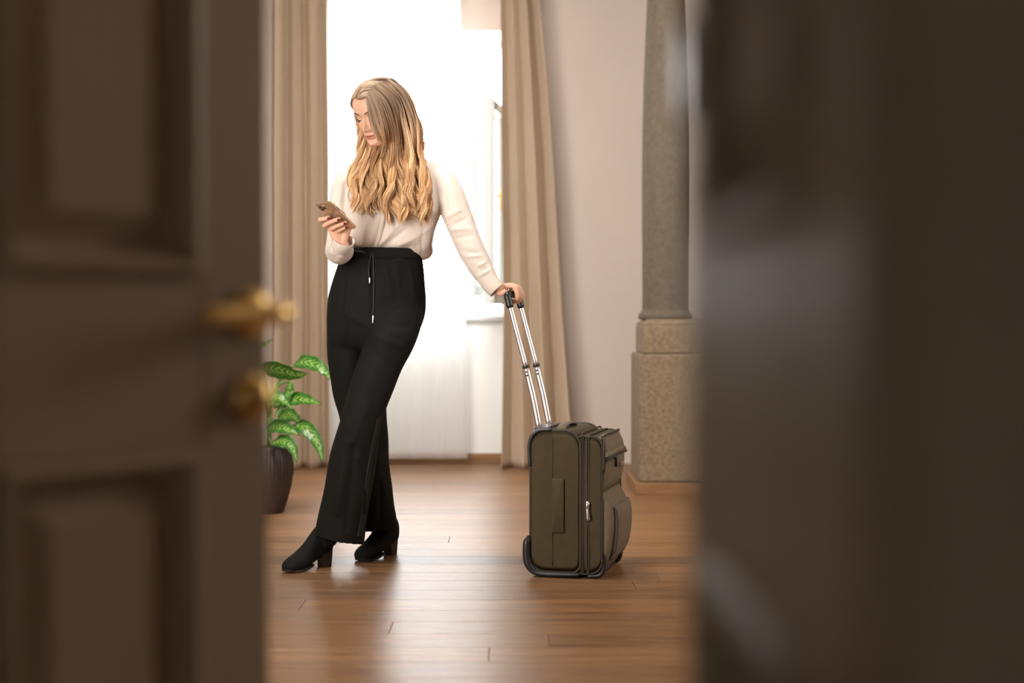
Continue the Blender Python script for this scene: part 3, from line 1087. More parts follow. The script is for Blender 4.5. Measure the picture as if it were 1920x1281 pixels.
# top grab handle
hp = catmull([S(0.055, 0.10, 0.497), S(0.075, 0.10, 0.512), S(0.10, 0.10, 0.516), S(0.125, 0.10, 0.510), S(0.14, 0.10, 0.497)], 20)
hp2 = catmull([S(0.09, 0.07, 0.495), S(0.09, 0.10, 0.506), S(0.09, 0.17, 0.510), S(0.09, 0.24, 0.506), S(0.09, 0.27, 0.495)], 24)
obj('top_handle', *tube(hp2, 0.016, 12, flat=0.34), M['case_lit'], case)
obj('handle_plate', *loft([[S(a, b, 0.4965) for a, b in ((0.002, 0.05), (0.05, 0.05), (0.05, 0.27), (0.002, 0.27))], [S(a, b, 0.5035) for a, b in ((0.004, 0.054), (0.048, 0.054), (0.048, 0.266), (0.004, 0.266))]]), M['black_metal'], case, False, 0.002)
# pockets on the front
def pocket(bm0, bm1, prof, mat_, rc=0.03):
    """prof: list of (z, a) front surface bottom->top; pocket sits on a0"""
    zs_ = [p[0] for p in prof]
    zz_ = np.linspace(zs_[0], zs_[-1], 26)
    aa_ = np.interp(zz_, zs_, [p[1] for p in prof])
    a_s = np.convolve(np.pad(aa_, 2, 'edge'), np.ones(5) / 5, 'valid')
    rings = []
    for z, a in zip(zz_, a_s):
        ring = []
        n = 30
        half = (bm1 - bm0) / 2
        mid = (bm0 + bm1) / 2
        a0 = 0.225
        for k in range(n + 1):
            th = math.pi * k / n
            c, s_ = math.cos(th), math.sin(th)
            b = mid - half * math.copysign(abs(c) ** 0.35, c)
            ring.append(S(a0 + (a - a0) * (s_ ** 0.35 if s_ > 1e-6 else 0), b, z))
        ring.append(S(a0 - 0.004, mid, z))
        rings.append(ring)
    return loft(rings)


up = obj('pocket', *pocket(0.012, CW - 0.012, [(0.285, 0.232), (0.292, 0.248), (0.32, 0.262), (0.37, 0.270), (0.43, 0.268), (0.462, 0.258), (0.476, 0.240)], 'case_lit'), M['case_lit'], case, label='upper front pocket')
lo = obj('pocket', *pocket(0.012, CW - 0.012, [(0.022, 0.235), (0.035, 0.252), (0.09, 0.272), (0.17, 0.284), (0.24, 0.280), (0.275, 0.262), (0.29, 0.238)], 'case_lit'), M['case_lit'], case, label='lower front pocket')
lo2 = obj('pocket_panel', *pocket(0.045, CW - 0.03, [(0.06, 0.268), (0.066, 0.282), (0.12, 0.297), (0.18, 0.302), (0.235, 0.298), (0.243, 0.285)], 'case_lit'), M['case_lit'], lo)
obj('piping', *tube(catmull([S(0.262, 0.052, 0.064), S(0.285, 0.049, 0.10), S(0.291, 0.0475, 0.17), S(0.287, 0.049, 0.225), S(0.268, 0.055, 0.243)], 24), 0.0028, 8, roundcap=True), M['case_pipe'], lo)
obj('flap', *tube(catmull([S(0.252, 0.014, 0.414), S(0.266, 0.03, 0.418), S(0.270, CW / 2, 0.422), S(0.262, CW - 0.045, 0.418), S(0.262, CW - 0.012, 0.412)], 26), 0.0065, 12, flat=1.4), M['case_lit'], up)
obj('zipper', *tube(catmull([S(0.262, 0.012, 0.402), S(0.272, 0.03, 0.405), S(0.273, CW / 2, 0.408), S(0.272, CW - 0.03, 0.405)], 20), 0.004, 8), M['case_dark'], up)
obj('zipper', *tube(catmull([S(0.250, 0.010, 0.36), S(0.252, 0.010, 0.44), S(0.248, 0.02, 0.470), S(0.246, 0.06, 0.480), S(0.246, CW - 0.04, 0.480)], 30), 0.0048, 8), M['case_dark'], up)
obj('zipper_pull', *MB().add(tube([S(0.277, 0.075, 0.405), S(0.282, 0.075, 0.398)], 0.007, 10)).add(tube([S(0.281, 0.078, 0.398), S(0.278, 0.085, 0.372)], 0.0055, 10, flat=0.5)).get(), M['black_metal'], up)
obj('badge', *MB().add((lambda V: (V, box(0, 1, 0, 1, 0, 1)[1]))([S(a, b, z) for z in (0.364, 0.376) for b in (0.19, 0.245) for a in (0.270, 0.2785)])).get(), M['steel'], up, False, 0.002, label='small shiny metal badge')
obj('zipper_pull', *MB().add(tube([S(0.2, -0.006, 0.262), S(0.2, -0.010, 0.240)], 0.0062, 10, flat=0.6)).add(tube([S(0.2, -0.010, 0.236), S(0.203, -0.010, 0.205)], [0.0035, 0.0065], 10, flat=0.5, roundcap=True)).get(), M['steel'], case, label='steel zipper pull hanging on the side')
# telescopic pull handle
rod0, rod1 = 0.085, 0.232
pull = obj('pull_handle', *MB().add(tube([S(0.012, b, 0.49) for b in (rod0 - 0.02, rod1 + 0.02)], 0.013, 12)).get(), M['rubber'], case, label='long two-stage metal pull handle')
def rodpt(z, b):
    a = np.interp(z, [0.49, 0.60, 0.705, 0.80, 0.955], [0.012, -0.010, -0.036, -0.062, -0.104])
    return S(a, b, z)
for b_ in (rod0, rod1):
    obj('rod', *tube([rodpt(z, b_) for z in np.linspace(0.49, 0.708, 10)], 0.0112, 16), M['chrome'], pull)
    obj('rod', *tube([rodpt(z, b_) for z in np.linspace(0.70, 0.935, 10)], 0.0088, 16), M['chrome'], pull)
    obj('collar', *tube([rodpt(0.703, b_), rodpt(0.713, b_)], 0.0122, 16), M['black_metal'], pull)
    for zz_ in (0.690, 0.678):
        c = rodpt(zz_, b_)
        obj('rivet', *tube([c - ew * 0.010, c - ew * 0.0125], 0.0035, 10), M['black_metal'], pull)
GZ = 0.957
gpath = [rodpt(0.918, rod0), rodpt(0.935, rod0), rodpt(0.950, rod0 + 0.001), rodpt(GZ, rod0 + 0.012), rodpt(GZ + 0.001, rod0 + 0.04), rodpt(GZ + 0.001, rod1 - 0.04), rodpt(GZ, rod1 - 0.012), rodpt(0.950, rod1 - 0.001), rodpt(0.935, rod1), rodpt(0.918, rod1)]
obj('grip', *tube(catmull(gpath, 60), 0.0128, 16, roundcap=True), M['rubber'], pull, label='black rubber grip')
GRIP_A, GRIP_B = rodpt(GZ, rod0), rodpt(GZ, rod1)

# ================================================================== THE WOMAN
person = thing('person', 'woman in ivory blouse and black trousers looking down at the phone in her hand', 'person', (-0.58, 5.0, 0))


def scale_ring(row, k):
    a, b, py, d, hd = row
    m, h = (a + b) / 2, (b - a) / 2
    return (m - h + k, m + h - k, py, d, hd - k * 0.0018)


# ---------- trousers
PEL = [(641, 789, 468, 5.045, 0.104), (640, 790, 478, 5.045, 0.106), (634, 793, 492, 5.045, 0.110), (623, 798, 530, 5.05, 0.122), (616, 800, 560, 5.05, 0.128), (613, 797, 590, 5.05, 0.130), (612, 785, 620, 5.05, 0.120), (618, 762, 645, 5.05, 0.09), (640, 735, 660, 5.05, 0.05)]
LEGL = [(722, 772, 548, 5.03, 0.060), (704, 788, 572, 5.015, 0.092), (697, 792, 596, 4.995, 0.104), (685, 783, 630, 4.965, 0.106), (675, 769, 665, 4.95, 0.100), (663, 750, 700, 4.93, 0.095), (646, 728, 755, 4.905, 0.088), (635, 715, 800, 4.90, 0.084), (619, 705, 860, 4.915, 0.082), (607, 696, 920, 4.935, 0.084), (598, 689, 965, 4.955, 0.086), (591, 682, 1010, 4.97, 0.088)]
LEGR = [(622, 705, 560, 5.07, 0.100), (613, 702, 590, 5.075, 0.105), (612, 698, 640, 5.085, 0.098), (617, 702, 700, 5.10, 0.090), (627, 722, 750, 5.12, 0.086), (640, 727, 800, 5.135, 0.082), (650, 730, 860, 5.15, 0.080), (656, 736, 920, 5.165, 0.082), (660, 742, 960, 5.175, 0.084), (662, 746, 992, 5.18, 0.086)]


def dense(rows, n):
    return catmull(rows, n)


def leg_solid(rows, tilt=0.0):
    rr_ = dense(rows, 40)
    rings = [ell_ring(*r) for r in rr_]
    # hem tilt: raise one side
    m = len(rings)
    for i in range(m):
        f = (i / (m - 1)) ** 3
        xs = [p[0] for p in rings[i]]
        x0, x1 = min(xs), max(xs)
        rings[i] = [(p[0], p[1], p[2] - tilt * f * (p[0] - (x0 + x1) / 2) / (x1 - x0)) for p in rings[i]]
    # hollow hem
    last = rings[-1]
    cx, cy = sum(p[0] for p in last) / len(last), sum(p[1] for p in last) / len(last)
    inner = [(cx + (p[0] - cx) * 0.92, cy + (p[1] - cy) * 0.92, p[2]) for p in last]
    inner2 = [(cx + (p[0] - cx) * 0.88, cy + (p[1] - cy) * 0.88, p[2] + 0.05) for p in last]
    return loft(rings + [inner, inner2])


tb = MB().add(loft([ell_ring(*r) for r in dense(PEL, 36)])).add(leg_solid(LEGL, 0.032)).add(leg_solid(LEGR, 0.0))
TV, TF = voxel(tb.get(), 0.0042, 5)
def relax(V, Fc, wt, it=14):
    E = set()
    for f in Fc:
        for i in range(len(f)):
            a, c = f[i], f[(i + 1) % len(f)]
            E.add((a, c) if a < c else (c, a))
    E = np.array(list(E))
    n = len(V)
    deg = np.bincount(E[:, 0], minlength=n) + np.bincount(E[:, 1], minlength=n)
    for _ in range(it):
        A = np.stack([np.bincount(E[:, 0], V[E[:, 1], k], n) + np.bincount(E[:, 1], V[E[:, 0], k], n) for k in range(3)], 1) / deg[:, None]
        V = V + (A - V) * (0.6 * wt)[:, None]
    return V


px, py = px_of(TV)
TV = relax(TV, TF, sstep(480, 510, py) * (1 - sstep(690, 730, py)), 22)
Nn = vnormals(TV, TF)
px, py = px_of(TV)
front = np.clip(-Nn[:, 1], 0, 1)
# folds: pleats under the waistband, drag lines at the crotch, long folds on the legs
disp = np.zeros(len(TV))
for x0, x1, y0, y1, sg, am in ((656, 646, 500, 640, 5, .0045), (640, 632, 500, 600, 4, .003), (768, 782, 500, 600, 5, .0045), (742, 752, 490, 560, 4, .003), (697, 697, 480, 600, 3, -.004), (722, 735, 490, 560, 4, .0025)):
    t = np.clip((py - y0) / (y1 - y0), 0, 1)
    xc = x0 + (x1 - x0) * t
    disp += am * np.exp(-((px - xc) / sg) ** 2) * sstep(y0 - 10, y0 + 20, py) * (1 - sstep(y1 - 40, y1 + 20, py)) * front
for (ax, ay, bx_, by, wd, am) in ((705, 600, 770, 578, 7, .004), (706, 612, 765, 612, 7, -.004), (700, 628, 750, 650, 8, .004), (690, 650, 735, 690, 9, -.003), (690, 610, 640, 585, 7, .003),
                                 (742, 715, 715, 800, 7, .004), (672, 860, 686, 960, 6, .004), (690, 760, 660, 830, 8, .003), (650, 830, 632, 960, 8, .0045), (664, 840, 650, 990, 6, -.004), (706, 850, 722, 930, 6, .004), (715, 880, 712, 980, 5, -.003), (636, 760, 650, 800, 7, .003)):
    L2 = (bx_ - ax) ** 2 + (by - ay) ** 2
    t = np.clip(((px - ax) * (bx_ - ax) + (py - ay) * (by - ay)) / L2, 0, 1)
    dd = np.hypot(px - (ax + t * (bx_ - ax)), py - (ay + t * (by - ay)))
    disp += am * np.exp(-(dd / wd) ** 2) * front
# soft overall unevenness
disp += 0.0016 * np.sin(px * 0.11 + py * 0.021) * np.sin(py * 0.043 + px * 0.02)
TV = TV + Nn * (1.5 * disp)[:, None]
trousers = obj('trousers', TV, TF, M['trousers'], person, label='wide black trousers with drawstring waist')
bvh_tr = BVHTree.FromPolygons([Vector(v) for v in TV], TF)
EYE = Vector(cam.location)


def cast(bvh, px_, py_, off=0.0):
    d_ = (P(px_, py_, 5.0) - EYE).normalized()
    h = bvh.ray_cast(EYE, d_)
    if h[0] is None:
        return None
    return h[0] - d_ * off


# waistband, drawstring
def wb_ring(py_, grow):
    return [(p[0], p[1], p[2]) for p in ell_ring(*(641 - grow, 789 + grow, py_, 5.045, 0.104 + grow * 0.0018), n=72)]


wbr = [wb_ring(469.5, -3.0), wb_ring(467, -1.0), wb_ring(467, 2.2), wb_ring(472, 4.0), wb_ring(482, 4.2), wb_ring(487.5, 3.2), wb_ring(488.5, -1)]
WV, WF = loft(wbr, False, False)
WV = [Vector(v) for v in WV]
for i, v in enumerate(WV):
    a = math.atan2(v.y - 5.045, v.x + 0.46)
    v += Vector((0, 0.0014 * math.sin(a * 46), 0))
obj('waistband', WV, WF, M['trousers'], person, label='gathered elastic black waistband')


def on_surf(pts, bvh, off, n=30):
    C_ = catmull([(p[0], p[1], 0) for p in pts], n)
    out = []
    for q in C_:
        h = cast(bvh, q[0], q[1], off)
        out.append(h if h is not None else P(q[0], q[1], 4.94))
    return out


def smooth_path(p, k=3):
    A = np.array([list(q) for q in p])
    for _ in range(k):
        A[1:-1] = (A[:-2] + 2 * A[1:-1] + A[2:]) / 4
    return A


ds1 = smooth_path(on_surf([(697, 472), (694, 485), (691, 505), (693, 524)], bvh_tr, 0.006))
ds2 = smooth_path(on_surf([(699, 472), (700, 500), (701, 550), (699, 598)], bvh_tr, 0.005))
dr = obj('drawstring', *MB().add(tube(ds1, 0.0021, 8)).add(tube(ds2, 0.0021, 8)).get(), M['cord'], person)
obj('cord_tip', *tube([ds1[-2], ds1[-1] + np.array([0, 0, -0.013])], [0.0034, 0.0028], 10, roundcap=True), M['steel'], dr, label='small metal cord tip')
obj('cord_tip', *tube([ds2[-2], ds2[-1] + np.array([0, 0, -0.013])], [0.0034, 0.0028], 10, roundcap=True), M['steel'], dr)
bow = catmull([P(679, 471, 4.932), P(668, 466, 4.936), P(657, 466, 4.950), P(655, 471, 4.948), P(664, 471, 4.934), P(676, 472, 4.926), P(686, 475, 4.926)], 36)
obj('drawstring', *tube(bow, 0.0023, 8, roundcap=True), M['cord'], person)
# pressed side seam along the front leg
def leg_front(pts):
    ys = [r[2] for r in LEGL]
    q_ = on_surf(pts, bvh_tr, -0.0006, 40)
    C_ = catmull([(a, c, 0) for a, c in pts], 40)
    good = [v.y < np.interp(c[1], ys, [r[3] for r in LEGL]) + 0.02 for v, c in zip(q_, C_)]
    ok = [i for i in range(40) if good[i]]
    dd = np.interp(range(40), ok, [q_[i].y for i in ok])
    return smooth_path([P(c[0], c[1], d_) for c, d_ in zip(C_, dd)], 6)


sa = leg_front([(716, 778), (707, 815), (699, 860), (690, 930), (683, 985), (678, 1006)])
sb = leg_front([(707, 786), (699, 822), (689, 875), (680, 940), (674, 985), (670, 1006)])
sv, sf = [], []
for i in range(40):
    q0, q1 = Vector(sa[i]), Vector(sb[i])
    up_ = Vector((0, -0.0022, 0))
    dn_ = Vector((0, 0.004, 0))
    sv += [q0 + dn_, q0 + up_, q0 * 0.5 + q1 * 0.5 + up_ * 1.5, q1 + up_, q1 + dn_]
for i in range(39):
    for j in range(4):
        k_ = i * 5 + j
        sf.append((k_, k_ + 1, k_ + 6, k_ + 5))
obj('side_stripe', sv, sf, M['satin'], person, label='narrow satin side band on the crossed leg')

# ---------- blouse
TOR = [(714, 766, 290, 5.075, 0.055), (706, 772, 294, 5.075, 0.060), (680, 800, 300, 5.07, 0.070), (652, 826, 312, 5.065, 0.082), (643, 836, 330, 5.06, 0.094), (645, 833, 362, 5.045, 0.110), (649, 828, 395, 5.035, 0.118), (650, 818, 425, 5.035, 0.114), (648, 812, 448, 5.035, 0.109), (645, 811, 460, 5.04, 0.103), (647, 812, 467, 5.045, 0.092), (652, 811, 475, 5.055, 0.076), (660, 803, 485, 5.06, 0.064), (690, 785, 490, 5.06, 0.04)]
SLL = [((796, 340), 5.06, 0.044), ((822, 342), 5.05, 0.055), ((842, 365), 5.03, 0.0535), ((856, 402), 5.01, 0.051), ((868, 432), 4.995, 0.0495), ((881, 462), 4.98, 0.048), ((897, 494), 4.965, 0.043), ((913, 520), 4.95, 0.036), ((922, 534), 4.942, 0.031)]
SLR = [((676, 342), 5.05, 0.042), ((654, 344), 5.04, 0.050), ((642, 365), 5.035, 0.043), ((639, 405), 5.03, 0.043), ((638, 440), 5.02, 0.046), ((637, 464), 4.985, 0.050), ((636, 470), 4.93, 0.049), ((637, 468), 4.87, 0.045), ((641, 460), 4.825, 0.036)]


def sleeve(rows, n=44):
    A = catmull([tuple(P(r[0][0], r[0][1], r[1])) + (r[2],) for r in rows], n)
    return tube([a[:3] for a in A], [a[3] for a in A], 32, roundcap=False)


bb = MB().add(loft([ell_ring(*r, e=2.25) for r in dense(TOR, 50)])).add(sleeve(SLL)).add(sleeve(SLR))
BV, BF = voxel(bb.get(), 0.0034, 10)
Nn = vnormals(BV, BF)
px, py = px_of(BV)
front = np.clip(-Nn[:, 1] * 1.2, 0, 1)
disp = np.zeros(len(BV))


def fold(ax, ay, bx_, by, wd, am, mask=None):
    global disp
    L2 = (bx_ - ax) ** 2 + (by - ay) ** 2
    t = np.clip(((px - ax) * (bx_ - ax) + (py - ay) * (by - ay)) / L2, 0, 1)
    dd = np.hypot(px - (ax + t * (bx_ - ax)), py - (ay + t * (by - ay)))
    g = 1.35 * am * np.exp(-(dd / wd) ** 2) * (0.05 + 0.95 * np.sin(np.pi * np.clip(t * 0.96 + 0.02, 0, 1)))
    disp += g * (front if mask is None else mask)


# body folds running up from the waist
for f in ((688, 468, 716, 400, 4.5, .0050), (695, 470, 735, 405, 5, -.0045), (702, 470, 752, 415, 4.5, .0055), (712, 470, 768, 425, 5, -.0045), (722, 472, 790, 440, 5, .0045), (735, 474, 797, 458, 5, -.004), (760, 476, 806, 470, 5, .004),
          (676, 466, 690, 410, 4, .0045), (668, 462, 672, 400, 4, -.004), (662, 458, 660, 395, 4, .0045), (655, 455, 652, 390, 3.5, -.0035), (800, 470, 812, 420, 4, .004), (790, 470, 795, 420, 4, -.003),
          (820, 415, 790, 440, 4, .004), (822, 405, 780, 415, 4.5, -.0035), (824, 395, 775, 395, 5, .003)):
    fold(*f)
# gathers at waist
g = np.sin(px * 0.62 + 2.2 * np.sin(px * 0.07)) * np.exp(-((py - 468) / 10.0) ** 2)
disp += 0.0013 * g * front * (px > 655) * (px < 800)
# left sleeve (image right) wrinkles
for f in ((838, 408, 868, 392, 4, .004), (846, 424, 880, 406, 4, -.004), (842, 432, 888, 428, 4, .0045), (850, 449, 890, 440, 4, -.003), (862, 470, 905, 476, 4, -.0035), (872, 482, 908, 478, 3.5, .004),
          (888, 506, 915, 488, 3.5, .004), (884, 500, 922, 506, 3.5, -.0035), (895, 520, 924, 502, 3, .004), (838, 330, 868, 420, 4, .003), (826, 318, 838, 400, 4.5, -.003), (818, 320, 826, 400, 3.5, .0035)):
    fold(*f)
# right sleeve (image left)
for f in ((642, 330, 634, 400, 3.5, .004), (650, 335, 646, 400, 3.5, -.004), (632, 345, 630, 395, 3, -.003), (622, 452, 622, 482, 4, .004), (632, 455, 630, 488, 4, -.004), (616, 470, 645, 487, 4, .004), (652, 462, 640, 484, 4, .0035)):
    fold(*f)
disp += 0.0009 * np.sin(px * 0.17 + py * 0.09) * np.sin(py * 0.12 - px * 0.05)
BV = BV + Nn * disp[:, None]
blouse = obj('blouse', BV, BF, M['blouse'], person, label='loose ivory silk blouse tucked at the waist')
bvh_bl = BVHTree.FromPolygons([Vector(v) for v in BV], BF)
# cuffs
cl = P(922, 534, 4.942); cl2 = P(932, 545, 4.938); cl0 = P(912, 520, 4.95)
obj('cuff', *tube(catmull([cl0, cl, cl2], 12), list(np.interp(np.linspace(0, 1, 12), [0, .5, 1], [0.0355, 0.0325, 0.0305])), 36, cap=False), M['blouse'], blouse).modifiers.new('t', 'SOLIDIFY').thickness = 0.002
cu = catmull([P(637, 466, 4.87), P(639, 463, 4.84), P(643, 455, 4.805), P(645, 449, 4.795)], 14)
obj('cuff', *tube(cu, list(np.interp(np.linspace(0, 1, 14), [0, .35, .7, 1], [0.040, 0.038, 0.036, 0.037])), 40, cap=False), M['blouse'], blouse).modifiers.new('t', 'SOLIDIFY').thickness = 0.002
# placket and collar
pk = smooth_path(on_surf([(719, 318), (719, 350), (716, 400), (708, 440), (700, 466)], bvh_bl, 0.0012, 40), 4)
pk2 = smooth_path(on_surf([(727, 318), (727, 350), (724, 400), (716, 440), (708, 466)], bvh_bl, 0.0012, 40), 4)
PV, PF = [], []
for i in range(40):
    PV += [Vector(pk[i]) + Vector((0, .002, 0)), Vector(pk[i]) + Vector((0, -.0008, 0)), Vector(pk2[i]) + Vector((0, -.0008, 0)), Vector(pk2[i]) + Vector((0, .002, 0))]
for i in range(39):
    for j in range(3):
        a = i * 4 + j
        PF.append((a, a + 1, a + 5, a + 4))
obj('placket', PV, PF, M['blouse'], blouse)
nb0, nb1 = P(741, 301, 5.075), P(735, 279, 5.055)
cr = []
for i, (f, r_) in enumerate(((0.0, 0.069), (0.25, 0.068), (0.6, 0.066), (1.0, 0.064), (1.02, 0.067), (0.75, 0.072), (0.35, 0.083), (0.0, 0.098), (-0.1, 0.104))):
    c = nb0 + (nb1 - nb0) * f
    ring = []
    for k in range(64):
        a = 2 * math.pi * k / 64
        opening = max(0, -math.sin(a + 0.25)) ** 3
        ring.append((c.x + r_ * math.cos(a) * 1.05, c.y + r_ * math.sin(a) * 0.9 + 0.0, c.z - 0.035 * opening * (1 if i > 2 else f + 0.3)))
    cr.append(ring)
o = obj('collar', *loft(cr, False, False), M['blouse'], blouse)

# ---------- head
YAW, PIT, ROLL = R(35), R(25), R(0)
f0 = Vector((-math.sin(YAW), -math.cos(YAW), 0))
hf = f0 * math.cos(PIT) - Vector((0, 0, 1)) * math.sin(PIT)
hu = Vector((0, 0, 1)) * math.cos(PIT) + f0 * math.sin(PIT)
hl = hu.cross(hf)
HO = P(710.5, 207, 4.965)
HM = np.array([list(hl), list(hf), list(hu)])


def HP(x, y, z):
    return HO + hl * x + hf * y + hu * z


def to_head(V):
    return (np.asarray(V) - np.array(HO)) @ HM.T


zF = np.array([-.1115, -.108, -.102, -.094, -.085, -.076, -.066, -.055, -.045, -.03, -.015, 0, .012, .022, .035, .05, .065, .08, .092, .1, .1055, .107])
yF = np.array([.052, .070, .0815, .0865, .0865, .0845, .086, .0875, .0875, .088, .0875, .0875, .0915, .0945, .094, .0905, .083, .069, .052, .034, .014, .0])
zB = np.array([-.1115, -.108, -.095, -.08, -.06, -.04, -.02, 0, .03, .06, .08, .095, .104, .107])
yB = np.array([.030, .018, -.005, -.03, -.05, -.068, -.082, -.090, -.095, -.088, -.073, -.05, -.024, 0.0])
zW = np.array([-.1115, -.108, -.102, -.094, -.085, -.075, -.062, -.048, -.03, -.01, .01, .03, .05, .07, .085, .096, .103, .107])
xW = np.array([.008, .0155, .0235, .0305, .0375, .0440, .0520, .0585, .0650, .069, .0705, .0725, .0715, .064, .052, .037, .021, .0015])


def gs(v, s):
    return np.exp(-(v / s) ** 2)


def face_feat(x, z):
    """forward displacement of the face (m)"""
    ax = np.abs(x)
    f = np.zeros_like(x)
    zn = np.array([-.0505, -.0475, -.044, -.0385, -.034, -.028, -.018, -.006, .004, .014, .024])
    hn = np.array([0, .006, .0145, .0200, .0205, .0180, .0130, .0085, .0045, .0018, 0])
    sn = np.array([.011, .011, .0105, .0100, .0095, .0088, .0078, .0070, .0075, .009, .010])
    h = np.interp(z, zn, hn)
    s = np.interp(z, zn, sn)
    f += h * np.exp(-(ax / s) ** 2.2)
    f += .0072 * gs(ax - .0115, .0058) * gs(z + .0415, .0062)          # nostril wings
    f -= .0105 * gs(ax - .0300, .0155) * gs(z - .001, .0115)           # sockets
    f += .0068 * gs(ax - .0310, .0125) * gs(z + .0015, .0082)          # lids over the eyeballs
    f -= .0022 * gs(ax - .0310, .0120) * gs(z + .0085, .0018)          # lash line
    f -= .0018 * gs(ax - .0310, .0140) * gs(z - .0085, .0022)          # lid fold
    f += .0034 * gs(ax - .0280, .0170) * gs(z - .0185, .0065)          # brow
    f += .0045 * gs(ax - .0430, .0170) * gs(z + .0260, .0160)          # cheek bone
    f -= .0040 * gs(ax - .0430, .0150) * gs(z + .0640, .0160)          # cheek hollow
    f += .0030 * gs(ax, .0200) * gs(z + .0640, .0130)                  # muzzle
    lipx = np.clip(1 - (ax / .0245) ** 2, 0, 1) ** 0.6
    f += .0048 * lipx * gs(z + .0605 + .0012 * gs(ax, .004), .0036)
    f += .0056 * np.clip(1 - (ax / .0215) ** 2, 0, 1) ** 0.6 * gs(z + .0712, .0042)
    f -= .0036 * np.clip(1 - (ax / .0255) ** 2, 0, 1) ** 0.4 * gs(z + .0657 + .02 * ax * ax * 40 * 0.02, .0015)
    f -= .0012 * gs(ax, .0030) * gs(z + .0545, .0050)                  # philtrum
    f -= .0042 * gs(ax, .0190) * gs(z + .0805, .0048)
    f += .0042 * gs(ax, .0140) * gs(z + .0950, .0100)                  # chin
    return f


NZ, NT = 170, 168
q = np.linspace(0, 1, NZ)
zr = -.1115 + (.2185) * (0.5 - 0.5 * np.cos(np.pi * (0.04 + 0.92 * q)))
zr = (zr - zr[0]) / (zr[-1] - zr[0]) * .2185 - .1115
ss = np.linspace(-math.pi, math.pi, NT, endpoint=False)
tt = ss - 0.55 * np.sin(ss)
rings = []
for z in zr:
    Fz, Bz, Wz = np.interp(z, zF, yF), np.interp(z, zB, yB), np.interp(z, zW, xW)
    yc = Bz + (Fz - Bz) * 0.50
    c, s_ = np.cos(tt), np.sin(tt)
    ef = 2.25
    x = Wz * np.sign(s_) * np.abs(s_) ** (2 / ef)
    y = np.where(c > 0, yc + (Fz - yc) * np.abs(c) ** (2 / ef), yc - (yc - Bz) * np.abs(c) ** (2 / 2.1))
    w_ = np.clip((c - 0.05) / 0.25, 0, 1)
    y = y + face_feat(x, np.full_like(x, z)) * w_
    rings.append([HP(a, b, z) for a, b in zip(x, y)])
HV, HFc = loft(rings)
# ears
def ear(sx):
    r = []
    for k in range(24):
        a = 2 * math.pi * k / 24
        r.append((0.013 * math.cos(a), 0.029 * math.sin(a)))
    R_ = []
    for h_, k_ in ((-0.004, 0.7), (0.002, 0.9), (0.008, 1.0), (0.012, 0.97), (0.010, 0.75), (0.006, 0.5)):
        R_.append([HP(sx * (0.068 + h_ + 0.12 * (0.01 - p[0]) * 0.3), -0.008 + p[0] * k_ - h_ * 0.5, -0.016 + p[1] * k_ + p[0] * 0.15) for p in r])
    return loft(R_)


# ---------- hands
def fingers_mesh(chains):
    m = MB()
    for pts, rads in chains:
        n = 6 * (len(pts) - 1)
        Pq = catmull(pts, n)
        rq = np.interp(np.linspace(0, 1, n), np.linspace(0, 1, len(rads)), rads)
        m.add(tube(Pq, list(rq), 16, roundcap=True))
    return m


# right hand with the phone (image left)
PHC = P(630, 404.5, 4.735)
pa = Vector((-.497, -.673, .544)).normalized()
pn = Vector((.27, .475, .835))
pn = (pn - pa * pn.dot(pa)).normalized()
pw = pa.cross(pn)


def PH(s, t, n):
    return PHC + pa * s + pw * t + pn * n


W1 = P(642, 462, 4.800)
W0 = P(639, 470, 4.875)
mcp = [PH(-.018, .058, .004), PH(-.036, .054, .002), PH(-.053, .046, .001), PH(-.068, .036, .002)]
ch = []
idx = [mcp[0], PH(.002, .062, -.012), PH(.012, .042, -.0195), PH(.012, .0155, -.0145)]
mid = [mcp[1], PH(-.020, .056, -.020), PH(-.006, .022, -.0205), PH(-.002, -.018, -.0145)]
rin = [mcp[2], PH(-.042, .046, -.020), PH(-.029, .010, -.021), PH(-.025, -.028, -.0145)]
pin = [mcp[3], PH(-.058, .034, -.018), PH(-.049, .006, -.020), PH(-.045, -.020, -.015)]
ch += [(idx, [.0100, .0092, .0082, .0066]), (mid, [.0104, .0094, .0083, .0068]), (rin, [.0102, .0092, .0080, .0066]), (pin, [.0092, .0082, .0070, .0058])]
wv = (W1 - W0).normalized()
side = (mcp[0] - mcp[3]).normalized()
for m_, k_, r_ in zip(mcp, (0.010, 0.004, -0.003, -0.009), (.0112, .0122, .0120, .0110)):
    ch.append(([W1 + side * k_ * 1.3, (W1 + side * k_ * 1.3) * 0.5 + m_ * 0.5 + Vector((0, -0.004, 0)), m_], [.0155, r_ * 1.15, r_ * 0.95]))
ch.append(([W1 + side * 0.006, PH(-.075, .012, .012), PH(-.045, .010, .0225), PH(-.022, -.004, .020), PH(.000, -.012, .0155)], [.0155, .0150, .0118, .0096, .0080]))
ch.append(([W0 - wv * 0.03, W0, W1], [.024, .0235, .0215]))
RH, RHF = voxel(fingers_mesh(ch).get(), 0.0014, 5)

# left hand on the suitcase grip (image right)
GA, GB = GRIP_A, GRIP_B
gx = (GB - GA).normalized()                      # away from camera
gm = (GA + GB) / 2
out_ = Vector((1, 0, 0)) - gx * gx.x
out_.normalize()                                  # image right
upv = Vector((0, 0, 1))


def GP(along, o, u):
    return gm + gx * along + out_ * o + upv * u


